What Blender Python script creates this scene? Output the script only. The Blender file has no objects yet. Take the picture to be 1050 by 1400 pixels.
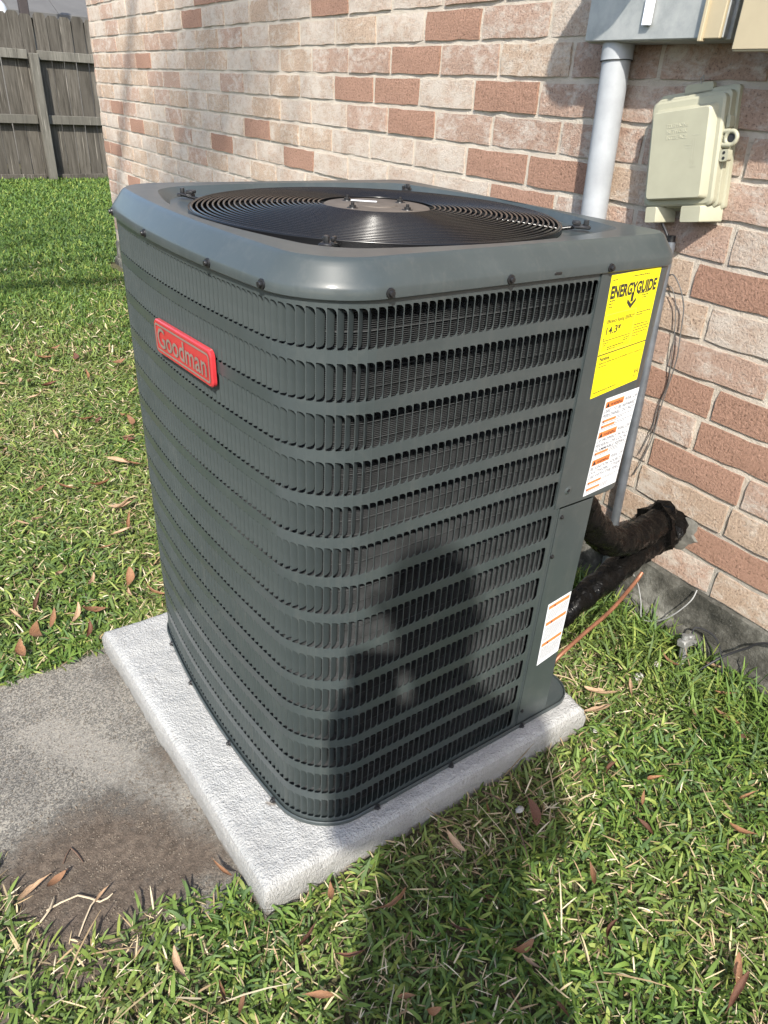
import bpy, bmesh, math, random
import numpy as np
from mathutils import Vector, Matrix
random.seed(7); rng = np.random.default_rng(11)
S = bpy.context.scene
COL = S.collection
PI = math.pi

# ------------------------------------------------------------------ camera
YAW, PITCH, ROLL = 0.63797, 0.52881, 0.05999
CAM = Vector((-0.35801, -0.61973, 1.09768)); FPX = 972.92      # focal length in pixels of a 1050 x 1400 picture
fw = Vector((math.sin(YAW)*math.cos(PITCH), math.cos(YAW)*math.cos(PITCH), -math.sin(PITCH)))
rt0 = Vector((math.cos(YAW), -math.sin(YAW), 0)); up0 = rt0.cross(fw)
rt = math.cos(ROLL)*rt0 + math.sin(ROLL)*up0; up = -math.sin(ROLL)*rt0 + math.cos(ROLL)*up0
cd = bpy.data.cameras.new('camera'); cam = bpy.data.objects.new('camera', cd); COL.objects.link(cam)
M = Matrix((rt, up, -fw)).transposed().to_4x4(); M.translation = CAM; cam.matrix_world = M
cd.sensor_fit = 'VERTICAL'; cd.sensor_height = 36; cd.sensor_width = 27; cd.lens = FPX/1400*36
cd.clip_start = 0.02; cd.clip_end = 400
S.camera = cam
# ------------------------------------------------------------------ light
SUN = Vector((-1.0, -1.27, 1.50)).normalized()                  # towards the sun
w = bpy.data.worlds.new('World'); S.world = w; w.use_nodes = True
nt = w.node_tree; bg = nt.nodes['Background']; sk = nt.nodes.new('ShaderNodeTexSky')
sk.sky_type = 'NISHITA'; sk.sun_disc = False
sk.sun_elevation = math.asin(SUN.z); sk.sun_rotation = math.atan2(SUN.x, SUN.y)
sk.air_density = 1.0; sk.dust_density = 1.6; sk.ozone_density = 1.0
nt.links.new(sk.outputs[0], bg.inputs[0]); bg.inputs[1].default_value = 0.15
sl = bpy.data.lights.new('sun', 'SUN'); sl.energy = 3.75; sl.angle = math.radians(1.0); sl.color = (1.0, 0.95, 0.86)
so = bpy.data.objects.new('sun', sl); COL.objects.link(so); so.rotation_euler = SUN.to_track_quat('Z', 'Y').to_euler()
so.location = (-3, -4, 6)
S.view_settings.view_transform = 'Standard'; S.view_settings.look = 'None'
S.view_settings.exposure = 1.17; S.view_settings.gamma = 1; S.view_settings.use_curve_mapping = False

# ------------------------------------------------------------------ helpers
def props(o, label=None, cat=None, group=None, kind=None):
    if label: o['label'] = label
    if cat: o['category'] = cat
    if group: o['group'] = group
    if kind: o['kind'] = kind
    return o
def link(name, me, parent=None, loc=None, rot=None):
    o = bpy.data.objects.new(name, me); COL.objects.link(o)
    if parent: o.parent = parent
    if loc: o.location = loc
    if rot: o.rotation_euler = rot
    return o
def empty(name, loc=(0, 0, 0), **k):
    o = bpy.data.objects.new(name, None); COL.objects.link(o); o.location = loc; o.empty_display_size = .05
    bpy.context.view_layer.update(); return props(o, **k)
def mesh_of(bm, name, mats, smooth=None):
    bmesh.ops.recalc_face_normals(bm, faces=bm.faces)
    me = bpy.data.meshes.new(name); bm.to_mesh(me); bm.free()
    for m in (mats if isinstance(mats, (list, tuple)) else [mats]): me.materials.append(m)
    if smooth is not None:
        me.shade_smooth()
        if smooth < 179: me.set_sharp_from_angle(angle=math.radians(smooth))
    return me
def obj(name, bm, mats, parent=None, smooth=None, **k):
    return props(link(name, mesh_of(bm, name, mats, smooth), parent), **k)
def raw(name, verts, faces, mat, parent=None, smooth=None, **k):
    me = bpy.data.meshes.new(name); me.from_pydata([tuple(v) for v in verts], [], faces); me.update()
    me.materials.append(mat)
    if smooth is not None:
        me.shade_smooth()
        if smooth < 179: me.set_sharp_from_angle(angle=math.radians(smooth))
    return props(link(name, me, parent), **k)
def box(bm, lo, hi, bev=0, seg=1, mtx=None):
    r = bmesh.ops.create_cube(bm, size=1); vs = r['verts']
    for v in vs: v.co = Vector([lo[i]+(v.co[i]+.5)*(hi[i]-lo[i]) for i in range(3)])
    if bev:
        es = list({e for v in vs for e in v.link_edges})
        rr = bmesh.ops.bevel(bm, geom=es, offset=bev, segments=seg, affect='EDGES', profile=.6)
        vs = list({v for f in rr['faces'] for v in f.verts} | {v for v in vs if v.is_valid})
    if mtx:
        for v in vs: v.co = mtx @ v.co
    return vs
def tube(bm, pts, rad, n=10, cap=True, closed=False):
    pts = [Vector(p) for p in pts]; N = len(pts)
    rad = [rad]*N if not isinstance(rad, (list, tuple)) else rad
    rings = []; nrm = None
    for i in range(N):
        a = pts[(i-1) % N] if (closed or i) else pts[0]; b = pts[(i+1) % N] if (closed or i < N-1) else pts[-1]
        t = (b-a).normalized()
        if nrm is None: nrm = t.orthogonal().normalized()
        nrm = (nrm - t*nrm.dot(t)).normalized(); bn = t.cross(nrm)
        rings.append([bm.verts.new(pts[i]+rad[i]*(math.cos(2*PI*k/n)*nrm+math.sin(2*PI*k/n)*bn)) for k in range(n)])
    for i in range(N if closed else N-1):
        A, B = rings[i], rings[(i+1) % N]
        for k in range(n): bm.faces.new((A[k], A[(k+1) % n], B[(k+1) % n], B[k]))
    if cap and not closed: bm.faces.new(rings[0][::-1]); bm.faces.new(rings[-1])
def smooth_path(P, n=8):
    P = [np.array(p, float) for p in P]; out = []
    for i in range(len(P)-1):
        p0 = P[max(i-1, 0)]; p1, p2 = P[i], P[i+1]; p3 = P[min(i+2, len(P)-1)]
        for k in range(n):
            t = k/n
            out.append(.5*((2*p1)+(-p0+p2)*t+(2*p0-5*p1+4*p2-p3)*t*t+(-p0+3*p1-3*p2+p3)*t**3))
    out.append(P[-1]); return out
def lathe(bm, prof, n=32, centre=(0, 0, 0), axis='Z'):
    rings = []
    for r, z in prof:
        ring = []
        for k in range(n):
            a = 2*PI*k/n; c, s = r*math.cos(a), r*math.sin(a)
            v = (c, s, z) if axis == 'Z' else ((c, z, s) if axis == 'Y' else (z, c, s))
            ring.append(bm.verts.new(Vector(centre)+Vector(v)))
        rings.append(ring)
    for A, B in zip(rings, rings[1:]):
        for k in range(n): bm.faces.new((A[k], A[(k+1) % n], B[(k+1) % n], B[k]))
    return rings
def prism(bm, poly, z0, z1):
    a = [bm.verts.new((x, y, z0)) for x, y in poly]; b = [bm.verts.new((x, y, z1)) for x, y in poly]
    n = len(poly)
    for i in range(n): bm.faces.new((a[i], a[(i+1) % n], b[(i+1) % n], b[i]))
    bm.faces.new(a[::-1]); bm.faces.new(b)
def text_bm(txt, size, width=None, bold=0.0, extrude=0.0, align='LEFT'):
    cu = bpy.data.curves.new('txt', 'FONT'); cu.body = txt; cu.size = size; cu.offset = bold*size; cu.extrude = extrude
    cu.align_x = align; cu.resolution_u = 3
    o = bpy.data.objects.new('txt', cu); COL.objects.link(o)
    dg = bpy.context.evaluated_depsgraph_get(); me = bpy.data.meshes.new_from_object(o.evaluated_get(dg))
    bm = bmesh.new(); bm.from_mesh(me)
    bpy.data.objects.remove(o); bpy.data.curves.remove(cu); bpy.data.meshes.remove(me)
    if width and bm.verts:
        x0 = min(v.co.x for v in bm.verts); x1 = max(v.co.x for v in bm.verts)
        for v in bm.verts: v.co.x = (v.co.x-x0)*width/(x1-x0)
    return bm
def merge(dst, src, f):
    vm = {}
    for v in src.verts: vm[v] = dst.verts.new(f(v.co))
    for fc in src.faces:
        try: dst.faces.new([vm[v] for v in fc.verts])
        except ValueError: pass
    src.free()

# ------------------------------------------------------------------ materials
class Mat:
    def __init__(s, name, base=(.5, .5, .5), rough=.7, metal=0, spec=.5):
        s.m = bpy.data.materials.new(name); s.m.use_nodes = True; s.t = s.m.node_tree
        s.b = s.t.nodes['Principled BSDF']; s.b.inputs['Base Color'].default_value = (*base, 1)
        s.b.inputs['Roughness'].default_value = rough; s.b.inputs['Metallic'].default_value = metal
        s.b.inputs['Specular IOR Level'].default_value = spec
        s.co = None
    def N(s, t, **k):
        n = s.t.nodes.new(t)
        for a, v in k.items(): setattr(n, a, v)
        return n
    def L(s, a, b): s.t.links.new(a, b)
    def coord(s, kind='Object'):
        if s.co is None: s.co = s.N('ShaderNodeTexCoord')
        return s.co.outputs[kind]
    def vec(s, scale=(1, 1, 1), kind='Object', per_object=False):
        mp = s.N('ShaderNodeMapping'); mp.inputs['Scale'].default_value = scale; s.L(s.coord(kind), mp.inputs[0])
        if per_object:
            oi = s.N('ShaderNodeObjectInfo'); ml = s.N('ShaderNodeMath', operation='MULTIPLY'); ml.inputs[1].default_value = 37.0
            s.L(oi.outputs['Random'], ml.inputs[0]); cb = s.N('ShaderNodeCombineXYZ')
            s.L(ml.outputs[0], cb.inputs[0]); s.L(ml.outputs[0], cb.inputs[1]); s.L(cb.outputs[0], mp.inputs['Location'])
        return mp.outputs[0]
    def noise(s, scale, detail=6, rough=.6, vec=None, dist=0):
        n = s.N('ShaderNodeTexNoise'); n.inputs['Scale'].default_value = scale; n.inputs['Detail'].default_value = detail
        n.inputs['Roughness'].default_value = rough; n.inputs['Distortion'].default_value = dist
        s.L(vec if vec is not None else s.coord(), n.inputs['Vector']); return n.outputs['Fac']
    def ramp(s, fac, stops, interp='LINEAR'):
        r = s.N('ShaderNodeValToRGB'); r.color_ramp.interpolation = interp; e = r.color_ramp.elements
        while len(e) < len(stops): e.new(.5)
        for i, (p, c) in enumerate(stops):
            e[i].position = p; e[i].color = (*c, 1) if len(c) == 3 else c
        s.L(fac, r.inputs[0]); return r.outputs[0]
    def mix(s, fac, a, b, mode='MIX'):
        n = s.N('ShaderNodeMix', data_type='RGBA', blend_type=mode)
        for sock, v in ((n.inputs[0], fac), (n.inputs[6], a), (n.inputs[7], b)):
            if isinstance(v, (int, float)): sock.default_value = v
            elif isinstance(v, tuple): sock.default_value = (*v, 1)
            else: s.L(v, sock)
        return n.outputs[2]
    def math(s, op, a, b=0.0, clamp=False):
        n = s.N('ShaderNodeMath', operation=op); n.use_clamp = clamp
        for i, v in enumerate((a, b)):
            if isinstance(v, (int, float)): n.inputs[i].default_value = v
            else: s.L(v, n.inputs[i])
        return n.outputs[0]
    def color(s, c): s.L(c, s.b.inputs['Base Color']); return s
    def roughness(s, c): s.L(c, s.b.inputs['Roughness']); return s
    def bump(s, h, strength=.3, dist=.002):
        b = s.N('ShaderNodeBump'); b.inputs['Strength'].default_value = strength; b.inputs['Distance'].default_value = dist
        s.L(h, b.inputs['Height']); s.L(b.outputs[0], s.b.inputs['Normal']); return s
def simple(name, base, rough=.6, metal=0, var=.12, scale=30, bump=0, bscale=200, spec=.5):
    m = Mat(name, base, rough, metal, spec)
    n = m.noise(scale, 5); lo = tuple(c*(1-var) for c in base); hi = tuple(min(1, c*(1+var)) for c in base)
    m.color(m.ramp(n, [(.3, lo), (.7, hi)]))
    if bump: m.bump(m.noise(bscale, 4), bump, .002)
    return m.m

def paint_grey():
    m = Mat('grey_paint', rough=.34, spec=.32)
    n = m.noise(9, 6, .65); c = m.ramp(n, [(.3, (.034, .043, .044)), (.7, (.045, .055, .056))])
    du = m.noise(45, 8, .7, dist=.4); dust = m.ramp(du, [(.52, (0, 0, 0)), (.75, (1, 1, 1))])
    c = m.mix(m.math('MULTIPLY', dust, .16), c, (.12, .12, .11))
    sk_ = m.noise(5, 6, .7, m.vec((16, 16, .8))); c = m.mix(m.math('MULTIPLY', m.ramp(sk_, [(.55, (0, 0, 0)), (.75, (1, 1, 1))]), .16), c, (.13, .125, .11))      # faint rain streaks and dust
    m.color(c); m.roughness(m.ramp(n, [(.2, (.36,)*3), (.8, (.48,)*3)]))
    m.b.inputs['Coat Weight'].default_value = .28; m.b.inputs['Coat Roughness'].default_value = .14
    m.bump(m.noise(900, 2), .04, .0004); return m.m
M_PAINT = paint_grey()
M_PLASTIC = simple('black_plastic', (.012, .012, .013), .35)
M_WIRE = simple('black_coated_wire', (.006, .006, .0065), .22, spec=.35)
M_SCREW = simple('black_screw', (.016, .016, .017), .38, .3)
M_DARK = simple('dark_interior', (.014, .015, .016), .6)
def m_coil():
    m = Mat('aluminium_fins', rough=.5, metal=.35); n = m.noise(60, 5)
    m.color(m.ramp(n, [(.3, (.055, .058, .06)), (.7, (.10, .104, .108))])); return m.m
M_COIL = m_coil()
M_COILBACK = simple('coil_core', (.02, .021, .022), .8)
M_ALU = simple('bright_aluminium', (.55, .55, .56), .35, .8)
def m_plate():
    m = Mat('dusty_motor_plate', rough=.65); n = m.noise(40, 6)
    m.color(m.ramp(n, [(.3, (.060, .048, .037)), (.7, (.105, .086, .068))])); return m.m
M_PLATE = m_plate()
M_YELLOW = simple('yellow_label', (.72, .60, .006), .45, var=.02)
M_WHITE = simple('white_label', (.60, .61, .63), .45, var=.02)
M_INK = simple('black_ink', (.02, .02, .018), .6)
M_GINK = simple('grey_ink', (.10, .10, .11), .6)
M_ORANGE = simple('orange_ink', (.62, .17, .045), .6)
M_RED = simple('red_badge', (.40, .030, .036), .16, var=.1)
M_BTRIM = simple('brushed_badge_trim', (.33, .28, .25), .3, .5)

def m_pad():
    m = Mat('rough_pad_concrete', rough=.9, spec=.25); n = m.noise(7, 7, .65); f = m.noise(210, 4, .7)
    c = m.ramp(n, [(.25, (.31, .31, .302)), (.5, (.385, .385, .374)), (.75, (.44, .44, .43))])
    c = m.mix(m.ramp(f, [(.36, (.5,)*3), (.54, (0, 0, 0))]), c, (.25, .25, .25))
    # scuffs and dust smears
    st = m.noise(3.2, 5, .6, m.vec((3.0, 1.0, 1.0)), .6)
    c = m.mix(m.ramp(st, [(.56, (0, 0, 0)), (.72, (.5,)*3)]), c, (.27, .265, .26))
    sp_ = m.noise(17, 3, .5); c = m.mix(m.ramp(sp_, [(.71, (0, 0, 0)), (.74, (.7,)*3)]), c, (.17, .14, .11))
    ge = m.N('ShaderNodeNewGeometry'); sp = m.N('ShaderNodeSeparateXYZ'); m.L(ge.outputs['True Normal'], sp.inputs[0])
    c = m.mix(m.ramp(sp.outputs[2], [(.25, (.42,)*3), (.8, (0, 0, 0))]), c, (.20, .185, .16))      # darker, browner tone on the upright sides
    spz = m.N('ShaderNodeSeparateXYZ'); m.L(m.coord(), spz.inputs[0]); mud = m.math('ADD', m.math('MULTIPLY', spz.outputs[2], -22.0), m.math('ADD', m.math('MULTIPLY', m.noise(38, 8, .8), 1.3), .08))
    c = m.mix(m.ramp(mud, [(.30, (0, 0, 0)), (.60, (.75,)*3)]), c, (.115, .092, .068))              # soil splashed on the lower edge
    m.color(c); h = m.math('ADD', m.math('MULTIPLY', m.noise(300, 3, .6), 1.0), m.math('MULTIPLY', m.noise(120, 4, .6), .9))
    m.bump(h, 1.0, .005); return m.m
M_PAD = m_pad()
def m_slab():
    m = Mat('old_concrete_with_soil', rough=.92, spec=.25)
    n = m.math('ADD', m.math('MULTIPLY', m.noise(5, 7, .7), .62), m.math('MULTIPLY', m.noise(110, 6, .8), .40)); f = m.noise(300, 3, .7); a = m.noise(600, 2)
    c = m.ramp(n, [(.34, (.135, .126, .108)), (.48, (.225, .207, .176)), (.58, (.31, .285, .238)), (.70, (.39, .358, .297))])
    c = m.mix(m.ramp(f, [(.42, (.8,)*3), (.58, (0, 0, 0))]), c, (.055, .053, .05))
    c = m.mix(m.ramp(a, [(.62, (0, 0, 0)), (.70, (.8,)*3)]), c, (.42, .40, .37))
    at = m.N('ShaderNodeAttribute', attribute_name='soil')      # how much soil lies on each spot of the slab
    sn = m.math('ADD', at.outputs['Fac'], m.math('MULTIPLY', m.math('SUBTRACT', m.math('ADD', m.math('MULTIPLY', m.noise(16, 9, .8), .6), m.math('MULTIPLY', m.noise(150, 6, .8), .4)), .5), 2.6))
    fac = m.ramp(sn, [(.36, (0, 0, 0)), (.60, (.6,)*3), (.95, (.97,)*3)])
    soil = m.ramp(m.noise(70, 8, .8), [(.32, (.040, .030, .022)), (.52, (.105, .080, .060)), (.74, (.19, .15, .113))])
    sa = m.N('ShaderNodeAttribute', attribute_name='sand'); sf = m.ramp(m.math('ADD', sa.outputs['Fac'], m.math('MULTIPLY', m.math('SUBTRACT', m.noise(40, 8, .8), .5), 1.1)), [(.40, (0, 0, 0)), (.80, (.55,)*3)])
    c = m.mix(sf, c, m.ramp(m.noise(260, 4, .75), [(.35, (.16, .148, .128)), (.6, (.33, .305, .262))]))
    m.color(m.mix(fac, c, soil))
    h = m.math('ADD', m.noise(300, 5, .7), m.math('MULTIPLY', fac, m.noise(90, 6, .7)))
    m.bump(h, .8, .004); return m.m
M_SLAB = m_slab()
def m_soil():
    m = Mat('lawn_soil', rough=.95, spec=.1); n = m.noise(5, 8, .7); f = m.noise(90, 6, .75)
    c = m.ramp(f, [(.3, (.05, .042, .026)), (.5, (.115, .095, .06)), (.72, (.24, .195, .13))])
    far = m.ramp(n, [(.3, (.05, .062, .022)), (.7, (.09, .10, .04))])
    m.color(m.mix(.4, c, far)); m.bump(f, .9, .01); return m.m
M_SOIL = m_soil()
def m_leafy(name, rough=.5, trans=.25):
    m = Mat(name, rough=rough, spec=.28); at = m.N('ShaderNodeAttribute', attribute_name='tint')
    m.color(at.outputs['Color'])
    m.b.inputs['Subsurface Weight'].default_value = 0
    tr = m.N('ShaderNodeBsdfTranslucent'); m.L(at.outputs['Color'], tr.inputs[0])
    mx = m.N('ShaderNodeMixShader'); mx.inputs[0].default_value = trans
    out = m.t.nodes['Material Output']; m.L(m.b.outputs[0], mx.inputs[1]); m.L(tr.outputs[0], mx.inputs[2]); m.L(mx.outputs[0], out.inputs[0])
    return m.m
M_GRASS = m_leafy('grass_blades', .58, .30)
M_STRAW = m_leafy('dead_grass', .8, .1)
def m_dead_leaf(name, a, b):
    m = Mat(name, rough=.55, spec=.4); n = m.noise(70, 6, .7, m.vec(per_object=True))
    c = m.ramp(n, [(.3, a), (.7, b)]); oi = m.N('ShaderNodeObjectInfo')
    vn = m.noise(9, 4, .6, m.vec((1, 9, 1), per_object=True)); c = m.mix(m.ramp(vn, [(.5, (0, 0, 0)), (.6, (.45,)*3)]), c, tuple(x*.4 for x in a))
    m.color(m.mix(m.math('MULTIPLY', oi.outputs['Random'], .6), c, tuple(x*.42 for x in a))); m.bump(n, .5, .003); return m.m
M_LEAVES = [m_dead_leaf('brown_leaf', (.19, .088, .040), (.31, .165, .085)), m_dead_leaf('tan_leaf', (.33, .21, .12), (.47, .33, .215)),
            m_dead_leaf('dark_red_leaf', (.09, .036, .020), (.17, .075, .042))]

def m_brick(name, c0, c1, white=.0, mott=.5):
    m = Mat(name, rough=.92, spec=.2)
    v = m.vec(per_object=True)
    oi = m.N('ShaderNodeObjectInfo'); n = m.noise(38, 8, .7, v); f = m.noise(190, 5, .75, v); big = m.noise(9, 5, .6, v)
    c = m.mix(m.math('ADD', m.math('MULTIPLY', n, mott), m.math('MULTIPLY', oi.outputs['Random'], 1-mott)), c0, c1)
    c = m.mix(m.ramp(f, [(.33, (.95,)*3), (.47, (0, 0, 0))]), c, tuple(x*.36 for x in c0))      # pits
    c = m.mix(m.ramp(f, [(.55, (0, 0, 0)), (.68, (.6,)*3)]), c, tuple(min(1, x*1.45) for x in c1))  # sand grains
    if white > 0:                                                                               # lime wash left on the face
        ws = m.noise(26, 8, .75, m.vec((1, 1, 1.8), per_object=True), .5)
        ww = m.math('ADD', m.math('MULTIPLY', ws, .6), m.math('MULTIPLY', big, .4))
        c = m.mix(m.ramp(ww, [(.52-white*.16, (0, 0, 0)), (.62-white*.06, (.65,)*3)]), c, (.56, .52, .46))
    m.color(c)
    h = m.math('ADD', m.math('MULTIPLY', f, 1.2), m.math('MULTIPLY', n, .6))
    m.bump(h, .9, .0045); return m.m
B_MATS = {'tan': m_brick('tan_brick', (.375, .272, .200), (.455, .352, .268), .22), 'pink': m_brick('pink_brick', (.345, .232, .175), (.425, .303, .238), .25),
          'red': m_brick('red_brick', (.29, .168, .118), (.35, .215, .158), .0), 'wash': m_brick('limewashed_brick', (.37, .268, .203), (.45, .352, .278), .8),
          'mauve': m_brick('mauve_brick', (.32, .213, .162), (.385, .273, .213), .3)}
def m_mortar():
    m = Mat('cream_mortar', rough=.95, spec=.15); n = m.noise(18, 8, .7); f = m.noise(160, 6, .75)
    c = m.ramp(n, [(.3, (.43, .375, .31)), (.7, (.57, .515, .435))])
    sp = m.N('ShaderNodeSeparateXYZ'); m.L(m.coord(), sp.inputs[0])                              # grey weathering low on the wall
    low = m.ramp(m.math('ADD', sp.outputs[2], m.math('MULTIPLY', n, .25)), [(.30, (.85,)*3), (.55, (0, 0, 0))])
    c = m.mix(low, c, (.27, .26, .235)); m.color(c); m.bump(f, .9, .006); return m.m
M_MORTAR = m_mortar()
def m_found():
    m = Mat('stained_foundation', rough=.95, spec=.15); n = m.noise(11, 8, .7); f = m.noise(120, 6, .75)
    c = m.ramp(n, [(.34, (.030, .030, .025)), (.5, (.085, .082, .070)), (.66, (.21, .205, .18))])
    c = m.mix(m.ramp(f, [(.62, (0, 0, 0)), (.75, (.7,)*3)]), c, (.42, .41, .38)); m.color(c); m.bump(f, .9, .005); return m.m
M_FOUND = m_found()
def m_wood(name, a, b, d):
    m = Mat(name, rough=.9, spec=.15); v = m.vec((14, 14, .9), per_object=True); n = m.noise(3.5, 9, .72, v, .3)
    g = m.noise(2.2, 4, .6, m.vec((2.0, 2.0, .6), per_object=True)); oi = m.N('ShaderNodeObjectInfo')
    c = m.ramp(n, [(.30, d), (.45, a), (.72, b)])
    c = m.mix(m.ramp(g, [(.5, (0, 0, 0)), (.7, (.6,)*3)]), c, d)
    c = m.mix(m.math('MULTIPLY', oi.outputs['Random'], .6), c, tuple(x*.55 for x in a)); st = m.noise(2.0, 3, .6, m.vec((30, 30, .7), per_object=True)); c = m.mix(m.ramp(st, [(.64, (0, 0, 0)), (.70, (.6,)*3)]), c, tuple(min(1, x*2.0) for x in b)); m.color(c); m.bump(n, .6, .006); return m.m
M_WOOD = m_wood('weathered_picket_wood', (.080, .072, .060), (.155, .142, .122), (.018, .016, .013))
M_WOOD2 = m_wood('weathered_rail_wood', (.125, .118, .10), (.20, .19, .165), (.05, .046, .04))
M_PVC = simple('grey_pvc', (.30, .315, .33), .5, var=.16, scale=14, bump=.08)
M_STEEL = simple('dull_steel_conduit', (.16, .175, .195), .42, .55, var=.25, scale=25)
def m_galv():
    m = Mat('galvanised_box', rough=.5, metal=.25); n = m.noise(16, 7, .7); c = m.ramp(n, [(.3, (.24, .255, .25)), (.5, (.33, .34, .33)), (.75, (.42, .42, .40))])
    m.color(c); m.bump(m.noise(200, 3), .05, .001); return m.m
M_GALV = m_galv()
M_BEIGE = simple('beige_plastic', (.33, .32, .235), .5, var=.06, scale=18, bump=.06, bscale=300)
M_TAN = simple('tan_metal_paint', (.385, .325, .215), .5, var=.05, scale=18, bump=.05, bscale=400)
def m_tape():
    m = Mat('black_wrap_tape', rough=.33, spec=.09); n = m.noise(45, 5, .65, m.vec((1, 1, 1)), 1.2)
    m.color(m.ramp(n, [(.3, (.0025, .0025, .0025)), (.7, (.005, .0046, .0042))])); m.roughness(m.ramp(n, [(.40, (.16,)*3), (.62, (.42,)*3)]))
    m.bump(m.noise(55, 3, .5, None, 1.0), .8, .004); return m.m
M_TAPE = m_tape()
M_COPPER = simple('copper_tube', (.24, .105, .06), .45, .45, var=.25)
M_CABLE = simple('grey_cable', (.085, .083, .08), .6)
M_LCABLE = simple('pale_wire', (.27, .27, .265), .5)
M_BCABLE = simple('black_cable', (.02, .02, .022), .5)
M_TAG = simple('white_tag', (.78, .82, .90), .4, var=.02)
M_ROOF = simple('grey_roof_sheet', (.085, .082, .078), .8, var=.15, scale=3)
M_DPOST = simple('dark_brown_post', (.035, .026, .024), .7)
M_WPIPE = simple('white_pipe', (.5, .51, .52), .5)
M_SHEDWALL = simple('pale_shed_wall', (.13, .125, .115), .8)
M_TWIG = simple('dry_stem', (.44, .36, .25), .8, var=.2)
M_STONE = simple('white_pebble', (.40, .39, .36), .9, var=.35, scale=120, bump=.8)

# ------------------------------------------------------------------ ground, slab, pad
WY = math.tan(0.01569); XW = 1.0346
def wall_x(y, off=0): return XW + WY*y - off
NZ = rng.random((64, 64))
def vnoise(x, y, s):
    x = np.asarray(x)*s; y = np.asarray(y)*s; xi = np.floor(x).astype(int); yi = np.floor(y).astype(int); fx = x-xi; fy = y-yi
    fx = fx*fx*(3-2*fx); fy = fy*fy*(3-2*fy); g = lambda a, b: NZ[a % 64, b % 64]
    return (g(xi, yi)*(1-fx)+g(xi+1, yi)*fx)*(1-fy)+(g(xi, yi+1)*(1-fx)+g(xi+1, yi+1)*fx)*fy
def fbm(x, y, s): return vnoise(x, y, s)*.5+vnoise(x, y, s*2.1)*.3+vnoise(x, y, s*4.3)*.2

bm = bmesh.new(); R = 90
xs = [-R, -20, -5, -1.5, -.5, 0, .5, 1.5, 5, 20, R]
g = [[bm.verts.new((x, y+2, 0)) for x in xs] for y in xs]
for i in range(10):
    for j in range(10): bm.faces.new((g[i][j], g[i][j+1], g[i+1][j+1], g[i+1][j]))
obj('ground', bm, M_SOIL, kind='structure')

# old concrete walk under and beside the new pad
SX0, SX1, SY0, SY1, SZ = -2.2, 0.15, 0.02, 0.70, 0.008
def soil_amount(x, y):
    def blob(cx, cy, r, a): return a*math.exp(-((x-cx)**2+(y-cy)**2)/r**2)
    return max(0, min(1, blob(-.30, .20, .13, 1.0)+blob(-.40, .13, .10, .9)+blob(-.22, .13, .10, .55)+blob(-.34, .06, .10, .6)+blob(-.115, .33, .06, .6)
                      + blob(-.12, .10, .08, .45)+blob(-.13, .60, .07, .45)+blob(-.6, .1, .15, .7)))
verts, faces = [], []
nx, ny = 150, 50
for j in range(ny+1):
    for i in range(nx+1):
        x = SX0+(SX1-SX0)*i/nx; y = SY0+(SY1-SY0)*j/ny
        y += (float(fbm(x+3, y, 9))-.5)*.03*(1 if j in (0, ny) else 0)
        verts.append((x, y, SZ+.004*soil_amount(x, y)*float(fbm(x, y, 40))))
for j in range(ny):
    for i in range(nx):
        a = j*(nx+1)+i; faces.append((a, a+1, a+nx+2, a+nx+1))
n0 = len(verts)
edge = [i for i in range(nx+1)]+[j*(nx+1)+nx for j in range(1, ny+1)]+[ny*(nx+1)+i for i in range(nx-1, -1, -1)]+[j*(nx+1) for j in range(ny-1, 0, -1)]
for e in edge: verts.append((verts[e][0], verts[e][1], -.09))
for k in range(len(edge)): faces.append((edge[k], n0+k, n0+(k+1) % len(edge), edge[(k+1) % len(edge)]))
slab = raw('concrete_path', verts, faces, M_SLAB, smooth=40, kind='structure')
at = slab.data.attributes.new('soil', 'FLOAT', 'POINT')
at.data.foreach_set('value', [soil_amount(v.co.x, v.co.y) for v in slab.data.vertices])
def sand_amount(x, y):
    d = abs((x+.20)*.86+(y-.36)*.5); return max(0, 1.0*math.exp(-(d/.055)**2)*(1 if .0 < y < .55 else .4)+.8*math.exp(-((x+.36)**2+(y-.27)**2)/.05**2)+.7*math.exp(-((x+.155)**2+(y-.12)**2)/.05**2))
at = slab.data.attributes.new('sand', 'FLOAT', 'POINT'); at.data.foreach_set('value', [sand_amount(v.co.x, v.co.y) for v in slab.data.vertices])
# crumbs of soil on the slab
V, F = [], []
for _ in range(2600):
    x = random.gauss(-.28, .13); y = random.gauss(.17, .10)
    if not (-.9 < x < -.09 and .03 < y < .66) or random.random() > soil_amount(x, y)+.05: continue
    r = random.uniform(.0008, .0028); a = random.random()*6; b = len(V); z = SZ+.002
    for k in range(3): V.append((x+r*math.cos(a+2.1*k), y+r*math.sin(a+2.1*k), z-.001))
    V.append((x, y, z+r*.8)); F += [(b, b+1, b+3), (b+1, b+2, b+3), (b+2, b, b+3)]
for _ in range(5200):
    x, y = random.uniform(-.62, -.09), random.uniform(.03, .69); r = random.uniform(.0006, .0016); a = random.random()*6; b = len(V); z = SZ+.0015
    for k in range(3): V.append((x+r*math.cos(a+2.1*k), y+r*math.sin(a+2.1*k), z-.001))
    V.append((x, y, z+r*.9)); F += [(b, b+1, b+3), (b+1, b+2, b+3), (b+2, b, b+3)]
raw('soil_crumbs', V, F, simple('crumb_soil', (.13, .108, .085), .95, var=.75, scale=160), kind='stuff')

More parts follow.
